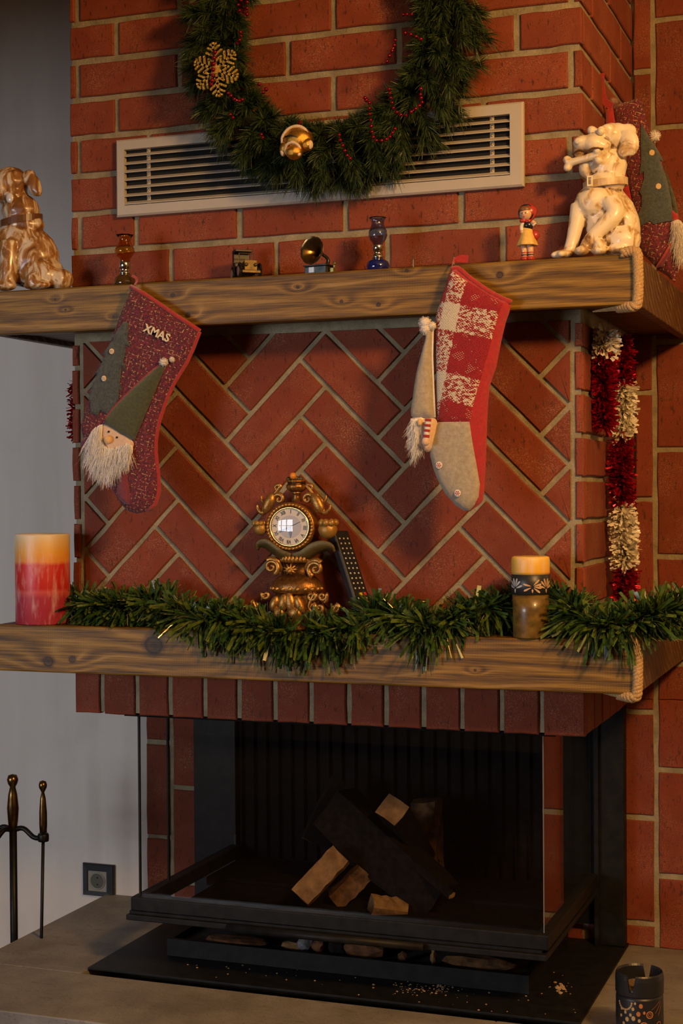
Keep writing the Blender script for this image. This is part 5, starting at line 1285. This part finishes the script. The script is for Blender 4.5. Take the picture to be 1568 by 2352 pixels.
# case, bezel, dial
CX_, CZ_, CY_ = 575, 680, -.018
def ring(R_, r_, dy, seg=60, tw=10): return tube([K.p(CX_+R_*math.cos(a), CZ_-R_*math.sin(a)*1.0, dy) for a in np.linspace(0, 2*PI, seg, endpoint=False)], r_*K.kx, tw, closed=True)
def disc(R_, y0, y1, seg=48):
    V = [K.p(CX_+R_*math.cos(a), CZ_-R_*math.sin(a), y) for y in (y0, y1) for a in np.linspace(0, 2*PI, seg, endpoint=False)]
    return V, [(i, (i+1) % seg, seg+(i+1) % seg, seg+i) for i in range(seg)]+[tuple(range(seg)), tuple(range(seg, 2*seg))[::-1]]
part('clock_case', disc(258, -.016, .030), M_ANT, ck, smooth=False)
part('case_ring', ring(248, 26, -.018), M_ANT, ck, smooth=True)
for i in range(40):
    a = 2*PI*i/40; part('ring_flower', ico(K.p(CX_+247*math.cos(a), CZ_-247*math.sin(a), -.0235), .0036, 1), M_ANT, ck, smooth=True)
M_BEZ = plain('clock_bezel', (.80, .62, .22), .16, 1.0); part('bezel', ring(214, 9, -.0235), M_BEZ, ck, smooth=True)
dl_ = part('dial', disc(210, -.0215, -.017), plain('dial_cream', (.74, .66, .56), .5), ck)
part('dial_centre', disc(126, -.0218, -.0216), plain('dial_taupe', (.32, .24, .18), .4, .3), dl_)
M_INK = plain('dial_ink', (.03, .025, .03), .6)
for n_, s_ in enumerate(['XII', 'I', 'II', 'III', 'IIII', 'V', 'VI', 'VII', 'VIII', 'IX', 'X', 'XI']):
    a = math.radians(90+26-30*n_)
    cu = bpy.data.curves.new('t', 'FONT'); cu.body = s_; cu.size = .0115; cu.align_x = 'CENTER'; cu.align_y = 'CENTER'; cu.resolution_u = 2; cu.offset = .00018
    ob = bpy.data.objects.new('t', cu); C.objects.link(ob); me = bpy.data.meshes.new_from_object(ob.evaluated_get(bpy.context.evaluated_depsgraph_get()))
    c_ = K.p(CX_+168*math.cos(a), CZ_-168*math.sin(a), -.0222); V = []
    for v in me.vertices:
        u, q = v.co.x*.8, v.co.y; b = a-PI/2
        V.append((c_.x+u*math.cos(b)-q*math.sin(b), c_.y, c_.z+u*math.sin(b)+q*math.cos(b)))
    F = [tuple(p.vertices) for p in me.polygons]
    part('numeral', (V, F), M_INK, dl_); bpy.data.objects.remove(ob); bpy.data.curves.remove(cu); bpy.data.meshes.remove(me)
def hand(x, z_, w0, w1, dy):
    p, q = K.p(CX_, CZ_, dy), K.p(x, z_, dy); e_ = (q-p).normalized(); nn = Vector((-e_.z, 0, e_.x)); m_ = p+(q-p)*.55
    V = [p-nn*w0, m_-nn*w1, q, m_+nn*w1, p+nn*w0]; V += [v+Vector((0, .0006, 0)) for v in V]
    return V, [(0, 1, 2, 3, 4), (9, 8, 7, 6, 5)]+[(i, (i+1) % 5, 5+(i+1) % 5, 5+i) for i in range(5)]
M_HAND = plain('hand_blue_black', (.015, .018, .05), .3)
part('hour_hand', hand(583, 805, .0018, .0030, -.0232), M_HAND, dl_); part('minute_hand', hand(450, 746, .0014, .0024, -.0240), M_HAND, dl_)
part('second_hand', hand(712, 612, .0005, .0005, -.0246), M_HAND, dl_); part('hand_pin', ico(K.p(CX_, CZ_, -.0250), .0024, 2), M_BEZ, dl_, smooth=True)
# domed glass
V, F = [], []; nr_, ns_ = 6, 36
for i in range(nr_):
    f = i/nr_; rr = 208*math.cos(f*PI/2); yy = -.0245-.006*math.sin(f*PI/2)
    for a in np.linspace(0, 2*PI, ns_, endpoint=False): V.append(K.p(CX_+rr*math.cos(a), CZ_-rr*math.sin(a), yy))
V.append(K.p(CX_, CZ_, -.0305))
for i in range(nr_-1):
    for j in range(ns_): F.append((i*ns_+j, i*ns_+(j+1) % ns_, (i+1)*ns_+(j+1) % ns_, (i+1)*ns_+j))
F += [((nr_-1)*ns_+j, (nr_-1)*ns_+(j+1) % ns_, len(V)-1) for j in range(ns_)]
part('dial_glass', (V, F), M_PANE, ck, smooth=True)
# roses
for cx, cz, r, lean in ((232, 690, 72, -12), (985, 700, 100, 10)):
    ro = part('rose', K.e(cx, cz+12, r*1.05, r*1.08, -.016, r*K.kx*.9), M_ROSE, ck, smooth=True)
    for i in range(8):
        a = 2*PI*i/8; part('rose_petal', ell(K.p(cx+r*.74*math.cos(a)+lean, cz-r*.66, -.016+r*.8*math.sin(a)*K.kx), (r*K.kx*.38, r*K.kx*.36, r*K.kz*.44), (0, .3*math.cos(a), 0)), M_ROSE, ro, smooth=True)
    part('rose_heart', K.e(cx+lean, cz-r*.55, r*.62, r*.35, -.016, r*K.kx*.6), antique('rose_heart_orange', [(.3, (.16, .07, .02)), (.7, (.60, .24, .06))], .45, .2) if cx < 500 else bpy.data.materials['rose_heart_orange'], ro, smooth=True)
# acanthus scrolls beside the top
for sgn, cx in ((-1, 575), (1, 600)):
    X = lambda d: cx+sgn*d
    part('top_scroll', volute(X(150), 370, 62, 1.25, 0 if sgn > 0 else PI, sgn, -.006, 30, [(X(235), 330), (X(300), 400), (X(320), 480)]), M_ANT, ck, smooth=True)
    part('top_scroll', volute(X(165), 250, 42, 1.1, 2.4 if sgn > 0 else .7, -sgn, -.004, 24, [(X(195), 300), (X(240), 340)]), M_ANT, ck, smooth=True)
    part('leaf_tip', tube(smoothpath([K.p(X(240), 330, -.006), K.p(X(310), 400, -.006), K.p(X(345), 380, -.006), K.p(X(352), 330, -.006)], 6), [.0075-.0003*i for i in range(19)], 8), M_ANT, ck, smooth=True)
    part('leaf_tip', tube(smoothpath([K.p(X(270), 420, -.006), K.p(X(330), 520, -.006), K.p(X(385), 490, -.006), K.p(X(402), 435, -.006)], 6), [.0085-.00032*i for i in range(19)], 8), M_ANT, ck, smooth=True)
    part('acanthus_leaf', K.e(X(262), 420, 62, 130, -.010, .009, -28*sgn), M_ANT, ck, smooth=True)
# urn on top
part('urn_stem', sq_lathe([(55, 400), (45, 350), (48, 310), (60, 292)], 612, 1, 20), M_ANT, ck, smooth=True)
part('urn_bowl', sq_lathe([(62, 292), (90, 270), (112, 240), (108, 215), (92, 200), (96, 180), (104, 168), (92, 160)], 612, 1, 40, .035, 14), M_ANT, ck, smooth=True)
for x, z_, r in ((540, 145, 34), (660, 145, 36), (610, 138, 40), (575, 130, 30)): part('urn_leaf', K.e(x, z_, r, r*.8, -.006), M_GLEAF, ck, smooth=True)
part('urn_fruit', ico(K.p(596, 112, -.012), 37*K.kx, 2), plain('fruit_orange', (.72, .26, .03), .4), ck, smooth=True)

# ------------------------------------------------------------------ remote control leaning behind the clock
rb, rt_ = at(832, 1400, -.060), at(776, 1222, -.020)
up_ = (rt_-rb).normalized(); fn = Vector((.88, -.47, 0)); fn = (fn-up_*fn.dot(up_)).normalized(); sd = up_.cross(fn)
L_ = (rt_-rb).length; Mr = Matrix(((fn.x, sd.x, up_.x, rb.x), (fn.y, sd.y, up_.y, rb.y), (fn.z, sd.z, up_.z, rb.z), (0, 0, 0, 1)))
rm = thing('remote_control', 'black remote control leaning against the bricks beside the clock', 'remote control', rb)
part('case', xf(box(-.010, .010, -.022, .022, 0, L_, .004), Mr), plain('remote_black', (.014, .015, .020), .35), rm, smooth=False)
bt = []
for r_ in range(14):
    for c_ in range(3):
        if r_ == 11 and c_ < 2: continue
        bt.append(box(.0100, .0112, -.013+c_*.0115, -.010+c_*.0115, L_-.022-r_*.0116, L_-.0185-r_*.0116))
part('buttons', xf(join(*bt), Mr), plain('remote_print', (.62, .62, .62), .5), rm)['kind'] = 'stuff'
for c_, col in ((2, (.65, .02, .03)), (1, (.60, .45, .03))):
    part('coloured_button', xf(box(.0100, .0118, -.015+(2-c_)*.0115 if False else -.015+c_*.0115-.001, -.008+c_*.0115-.001, L_-.024-12*.0116+.010, L_-.0175-12*.0116+.010), Mr), plain('remote_button_%d' % c_, col, .4), rm)

# ------------------------------------------------------------------ tinsel and garlands
def foil(name, a, b, rough, metal):
    t = NT(name); f = t.noise(t.coord(), 90, 2); t.P(Base_Color=t.ramp(f, [(.35, a), (.65, b)]), Roughness=rough, Metallic=metal); return t.m
G_M = [foil('garland_green', (.018, .050, .009), (.052, .112, .020), .34, 0), foil('garland_olive', (.050, .088, .013), (.115, .165, .030), .32, 0), foil('garland_dark', (.006, .016, .006), (.016, .034, .010), .4, 0), foil('garland_glint', (.20, .24, .10), (.50, .46, .22), .15, .4)]
def brush(path, n, rad, wide, m_prob, zmin=None, seg=2, droop=.25, clump=1, spread=.25, taper=.9):
    "bottle-brush tinsel along a path, blades in small clumps; returns geo and material index per face"
    P = smoothpath(path, 14); A = np.array([tuple(p) for p in P]); dl = np.r_[0, np.cumsum(np.linalg.norm(np.diff(A, axis=0), axis=1))]
    nc = max(1, n//clump); s0 = nrg.uniform(0, dl[-1], nc)
    T = np.gradient(A, axis=0); T /= np.linalg.norm(T, axis=1)[:, None]
    tt = np.stack([np.interp(s0, dl, T[:, i]) for i in range(3)], 1)
    d0 = nrg.normal(size=(nc, 3)); d0 -= tt*(d0*tt).sum(1)[:, None]; d0 /= np.linalg.norm(d0, axis=1)[:, None]; d0 += tt*nrg.normal(size=(nc, 1))*.45
    L0 = rad*nrg.uniform(.7, 1.05, nc)
    s_ = np.clip(np.repeat(s0, clump)+nrg.normal(size=nc*clump)*.005*(clump > 1), 0, dl[-1]); n = len(s_)
    c_ = np.stack([np.interp(s_, dl, A[:, i]) for i in range(3)], 1)
    d = np.repeat(d0, clump, 0)+nrg.normal(size=(n, 3))*spread; d /= np.linalg.norm(d, axis=1)[:, None]
    mi = nrg.choice(len(m_prob), n, p=m_prob); wid = np.array([nrg.uniform(*wide[k_]) for k_ in mi])
    L = np.repeat(L0, clump)*nrg.uniform(.8, 1.08, n)
    g = ribbons(c_, d, L, wid, seg, droop, taper, bend=.14)
    V = np.array(g[0])
    if zmin is not None: V = zmin(V)
    return (V, g[1]), np.repeat(mi, seg), s_
def over_shelf(V):
    on = V[:, 1] > -.131
    V[on, 2] = np.maximum(V[on, 2], BZ+.0012); V[:, 1] = np.minimum(V[:, 1], np.where(V[:, 0] < W, -.004, 9)); return V
gpth = [(150, 1392, -.030), (205, 1397, -.050), (270, 1405, -.062), (335, 1395, -.052), (395, 1402, -.075), (455, 1432, -.122), (520, 1428, -.112), (585, 1438, -.118), (650, 1447, -.124), (720, 1447, -.124), (800, 1440, -.118), (870, 1418, -.090), (930, 1432, -.108), (985, 1448, -.126), (1040, 1430, -.104), (1110, 1412, -.070), (1175, 1402, -.034), (1240, 1392, -.028), (1290, 1392, -.050), (1330, 1425, -.108), (1390, 1448, -.128), (1450, 1438, -.124), (1510, 1418, -.085), (1570, 1408, -.03), (1630, 1400, .05)]
gw = [at(x, y-8+(14 if 570 < x < 830 else 0), Y) for x, y, Y in gpth]
ga = thing('green_garland', 'long bushy green tinsel garland lying along the lower mantel', 'garland', (gw[12].x, gw[12].y, BZ))
part('garland_cord', tube(smoothpath(gw, 8), .0035, 6), G_M[2], ga)
g, mi, _ = brush(gw, 10500, .074, [(.0035, .0080), (.0045, .0095), (.0006, .0012), (.0006, .0026)], [.33, .20, .42, .05], over_shelf, 2, .22, 11, .24)
o = part('tinsel_strips', g, G_M, ga, fmat=list(mi)); o['kind'] = 'stuff'
# red and white tinsel hanging under the upper mantel on the right
T_M = [foil('tinsel_red', (.30, .004, .018), (.60, .012, .04), .24, .7), foil('tinsel_white', (.66, .60, .48), (.90, .84, .72), .34, .05)]
def hanging(label, segs, name='tinsel_garland'):
    root = thing(name, label, 'tinsel', segs[0][1][0])
    for nm, pts, n, rad, mi_ in segs:
        part('tinsel_core', tube(smoothpath(pts, 5), .002, 5), T_M[mi_], root)
        g, _, _ = brush(pts, n, rad, [(.0028, .0068)] if mi_ == 0 else [(.0040, .0085)], [1.0], lambda V: np.stack([np.maximum(V[:, 0], W+.003) if V[:, 0].mean() > .6 else V[:, 0], V[:, 1], np.minimum(V[:, 2], MZ0-.002)], 1), 1, .1)
        o_ = part(nm, g, T_M[mi_], root); o_['kind'] = 'stuff'
    return root
def col(pts, Y): return [at(x, y, Y) for x, y in pts]
hanging('red and white tinsel strand hanging under the upper mantel by the chimney side', [
    ('white_tinsel', col([(1390, 762), (1388, 790), (1388, 815)], .10), 420, .036, 1), ('red_tinsel', col([(1384, 815), (1382, 890), (1386, 975)], .10), 1300, .036, 0),
    ('red_tinsel', col([(1425, 775), (1430, 830), (1432, 880)], .24), 600, .034, 0), ('white_tinsel', col([(1432, 885), (1432, 940), (1428, 1000)], .24), 750, .034, 1),
    ('red_tinsel', col([(1427, 1010), (1426, 1080), (1430, 1155)], .24), 1000, .034, 0), ('white_tinsel', col([(1430, 1165), (1433, 1240), (1436, 1300)], .24), 950, .036, 1), ('red_tinsel', col([(1436, 1310), (1436, 1345), (1430, 1372)], .24), 450, .034, 0)])
lt = [at(x, y, .10) for x, y in ((196, 880), (195, 940), (194, 1010))]
lx = -.022
lt = [Vector((lx, .05, p.z)) for p in lt]
rt2 = thing('tinsel_garland', 'red tinsel strand on the left side of the chimney', 'tinsel', lt[-1])
part('tinsel_core', tube(lt, .002, 5), T_M[0], rt2)
g, _, _ = brush(lt, 420, .022, [(.0025, .0050)], [1.0], lambda V: np.stack([np.minimum(V[:, 0], -.003), V[:, 1], V[:, 2]], 1), 1, .1); part('red_tinsel', g, T_M[0], rt2)['kind'] = 'stuff'

# ------------------------------------------------------------------ wall socket
YW = D+.0015
def wr_(x0, y0, x1, y1): a, b = at(x0, y0, YW), at(x1, y1, YW); return min(a.x, b.x), max(a.x, b.x), min(a.z, b.z), max(a.z, b.z)
sk_ = thing('wall_socket', 'wall socket with a dark frame low on the plaster wall', 'socket', at(229, 2020, YW))
F_ = wr_(193, 1980, 265, 2060); I_ = wr_(204, 1997, 249, 2048)
part('socket_frame', rim_frame(F_, I_, YW-.011, YW-.0005, .003), plain('socket_black', (.018, .020, .024), .35), sk_)
M_SOC = plain('socket_grey', (.26, .25, .21), .4)
part('socket_plate', box(I_[0]-.001, I_[1]+.001, YW-.006, YW-.0008, I_[2]-.001, I_[3]+.001), M_SOC, sk_)
sc2 = ((I_[0]+I_[1])/2, (I_[2]+I_[3])/2)
part('socket_well', prism([(sc2[0]+.021*math.cos(a), sc2[1]+.021*math.sin(a)) for a in np.linspace(0, 2*PI, 24, endpoint=False)], YW-.0072, YW-.0061), plain('socket_well_dark', (.075, .070, .055), .5), sk_)
part('socket_rim', tube([(sc2[0]+.022*math.cos(a), YW-.0072, sc2[1]+.022*math.sin(a)) for a in np.linspace(0, 2*PI, 28, endpoint=False)], .0018, 6, closed=True), M_SOC, sk_, smooth=True)
for s_ in (-1, 1): part('socket_hole', prism([(sc2[0]+.0022*math.cos(a), sc2[1]+s_*.0095+.0022*math.sin(a)) for a in np.linspace(0, 2*PI, 10, endpoint=False)], YW-.0078, YW-.0073), M_DARK, sk_)

# ------------------------------------------------------------------ fire irons on a stand
YT = .20
M_WI = plain('wrought_iron', (.014, .014, .015), .45, .7, noise=.3, scale=60); M_OLDB = plain('old_brass', (.20, .12, .045), .28, .95, noise=.45, scale=50)
fp = at(30, 1900, YT); ft = thing('fire_iron_stand', 'black stand of fire irons with brass handles left of the hearth', 'fire irons', (fp.x, YT, 0))
ztop = at(39, 1793, YT).z
part('stand_post', tube([(fp.x, YT, .02), (fp.x, YT, ztop-.12)], .0095, 12), M_WI, ft, smooth=True)
part('stand_handle', lathe([(.010, ztop-.125), (.013, ztop-.10), (.015, ztop-.07), (.0115, ztop-.035), (.007, ztop-.016), (.012, ztop-.008), (.0145, ztop+.002), (.011, ztop+.013), (0, ztop+.016)], (fp.x, YT, 0), 16), M_OLDB, ft, smooth=True)
part('stand_base', join(lathe([(.11, 0), (.11, .012), (.03, .022), (.012, .03)], (fp.x, YT, 0), 24)), M_WI, ft, smooth=True)
za = at(50, 1908, YT).z
for dx, dy in ((.085, .0), (-.085, .0), (-.02, -.085)):
    e_ = Vector((dx, dy, 0))
    p0 = Vector((fp.x, YT, za))
    part('stand_arm', tube(smoothpath([p0, p0+e_*.35+Vector((0, 0, .006)), p0+e_*.7+Vector((0, 0, -.014)), p0+e_+Vector((0, 0, -.014))], 5), .0065, 8), M_WI, ft, smooth=True)
    tp_ = p0+e_*1.02
    part('arm_collar', lathe([(.013, -.022), (.014, -.018), (.014, -.006), (.012, -.002)], tp_, 14), M_WI, ft, smooth=True)
    dz_ = 0 if dy == 0 else -.03
    tool = thing('fire_iron', {(.085, .0): 'fire iron with a slim brass handle nearest the hearth', (-.085, .0): 'fire iron on the far left of the stand', (-.02, -.085): 'fire iron in front of the stand post'}[(dx, dy)], 'fire iron', (tp_.x, tp_.y, .06))
    zt_ = tp_.z+dz_
    part('handle', lathe([(.0090, 0), (.0100, .02), (.0098, .05), (.0070, .085), (.0035, .100), (.0055, .104), (.0098, .112), (.0105, .119), (.0080, .127), (0, .130)], (tp_.x, tp_.y, zt_), 16), M_OLDB, tool, smooth=True)
    part('rod', tube([(tp_.x, tp_.y, zt_), (tp_.x-.016 if dx > 0 else tp_.x, tp_.y, .10)], .0042, 8), M_WI, tool, smooth=True)
    part('tool_tip', box(tp_.x-.016-.02 if dx > 0 else tp_.x-.02, tp_.x-.016+.02 if dx > 0 else tp_.x+.02, tp_.y-.004, tp_.y+.004, .06, .10, .002), M_WI, tool)

# ------------------------------------------------------------------ decorated ashtray tin on the hearth
ac = atZ(1468, 2228, .492); AR = .0475; AH = .142
def tin_mat():
    t = NT('tin_black'); t.P(Base_Color=(.012, .013, .018), Roughness=.4); return t.m
M_TIN = tin_mat()
at_ = thing('ashtray_tin', 'black ashtray tin with golden dot pattern on the hearth', 'ashtray', (ac.x, ac.y, ZH))
def acyl(a, z, rr): return (ac.x+rr*math.cos(a), ac.y+rr*math.sin(a), ZH+z)
part('tin_body', lathe([(AR*.94, 0), (AR*.97, .002), (AR*1.0, .05), (AR*.985, .092), (AR*.965, .098)], (ac.x, ac.y, ZH), 48), M_TIN, at_, smooth=True)
rimp = [(AR*.965, .098), (AR*1.01, .101), (AR*1.015, .130), (AR*.985, AH-.003), (AR*.95, AH), (AR*.90, AH-.004), (AR*.89, .112), (0, .110)]
V, F = lathe(rimp, (ac.x, ac.y, ZH), 48)
n = len(rimp); notch = lambda a: min(abs((a+PI/2+.15+PI) % (2*PI)-PI), abs((a-PI/2+.25+PI) % (2*PI)-PI)) < .13
V = [list(v) for v in V]
for i in range(48):
    if notch(2*PI*i/48):
        for k in (2, 3, 4, 5): V[i*n+k][2] = ZH+(.108 if k > 2 else .106)
part('lid_rim', (V, F), M_TIN, at_, smooth=False)
part('sand', lathe([(AR*.885, .1105), (AR*.6, .116), (AR*.2, .113), (0, .115)], (ac.x, ac.y, ZH), 24), plain('ash_sand', (.26, .16, .07), .95, dark=(.05, .03, .02), scale=300, bump=1.0), at_)
M_PAT = plain('tin_pattern_gold', (.42, .30, .14), .5); M_PATO = plain('tin_pattern_orange', (.42, .16, .05), .5)
def mark(a0, z, pts, m, name='painted_mark'):
    V = []
    for lift in (-.0003, .0005):
        for u, v in pts:
            zz_ = z+v; rr = np.interp(zz_, [0, .05, .092, .098], [AR*.965, AR, AR*.985, AR*.965])+lift; V.append(acyl(a0+u/AR, zz_, rr))
    n = len(pts); part(name, (V, [(i, (i+1) % n, n+(i+1) % n, n+i) for i in range(n)]+[tuple(range(n, 2*n))]), m, at_)
circ = lambda r, q=10, sy=1.2: [(r*math.cos(a), r*sy*math.sin(a)) for a in np.linspace(0, 2*PI, q, endpoint=False)]
def ringm(a0, z, r, m):
    q = 16; V, F = [], []
    for i in range(q):
        a = 2*PI*i/q
        for rr in (r, r*.72): zz_ = z+rr*math.sin(a); R_ = np.interp(zz_, [0, .05, .092, .098], [AR*.965, AR, AR*.985, AR*.965])+.0006; V.append(acyl(a0+rr*math.cos(a)/AR, zz_, R_))
    F = [(2*i, 2*((i+1) % q), 2*((i+1) % q)+1, 2*i+1) for i in range(q)]; part('painted_ring', (V, F), m, at_)
view = math.atan2(CAM_LOC.y-ac.y, CAM_LOC.x-ac.x)
def A(px): return view+math.asin(max(-.97, min(.97, (px-1468)/58)))
def Zp(py): return .094-(py-2283)*.00088
for x, y, r in ((1457, 2289, .0022), (1471, 2294, .0040), (1452, 2302, .0030), (1465, 2312, .0042), (1434, 2312, .0028), (1446, 2316, .0028), (1424, 2322, .0026), (1438, 2327, .0040), (1453, 2323, .0040), (1467, 2327, .0030), (1430, 2338, .0030), (1448, 2340, .0028), (1425, 2306, .0026), (1479, 2309, .0026)): mark(A(x), Zp(y), circ(r), M_PATO if (x > 1460 and y < 2315) else M_PAT)
for x, y, r in ((1492, 2314, .0075), (1492, 2314, .0035), (1478, 2339, .0085), (1478, 2339, .0045), (1513, 2339, .0065), (1455, 2354, .0080), (1430, 2354, .0070)): ringm(A(x), Zp(y), r, M_PATO)
for k_ in range(11): a_ = -PI+.25+k_*.28; mark(A(1432), Zp(2288), [(u+.016*math.cos(a_), v+.016*math.sin(a_)) for u, v in circ(.0018)], M_PAT)
for (x0, y0), (x1, y1) in (((1497, 2303), (1517, 2286)), ((1505, 2312), (1518, 2290)), ((1512, 2318), (1519, 2298))):
    a0, a1 = A(x0), A(x1); zz0, zz1 = Zp(y0), Zp(y1)
    V = []
    for f in np.linspace(0, 1, 5):
        for s_ in (-1, 1):
            zz_ = zz0+(zz1-zz0)*f; R_ = np.interp(zz_, [0, .05, .092, .098], [AR*.965, AR, AR*.985, AR*.965])+.0006; V.append(acyl(a0+(a1-a0)*f+s_*.012, zz_, R_))
    part('painted_stroke', (V, [(2*i, 2*i+1, 2*i+3, 2*i+2) for i in range(4)]), M_PATO, at_)
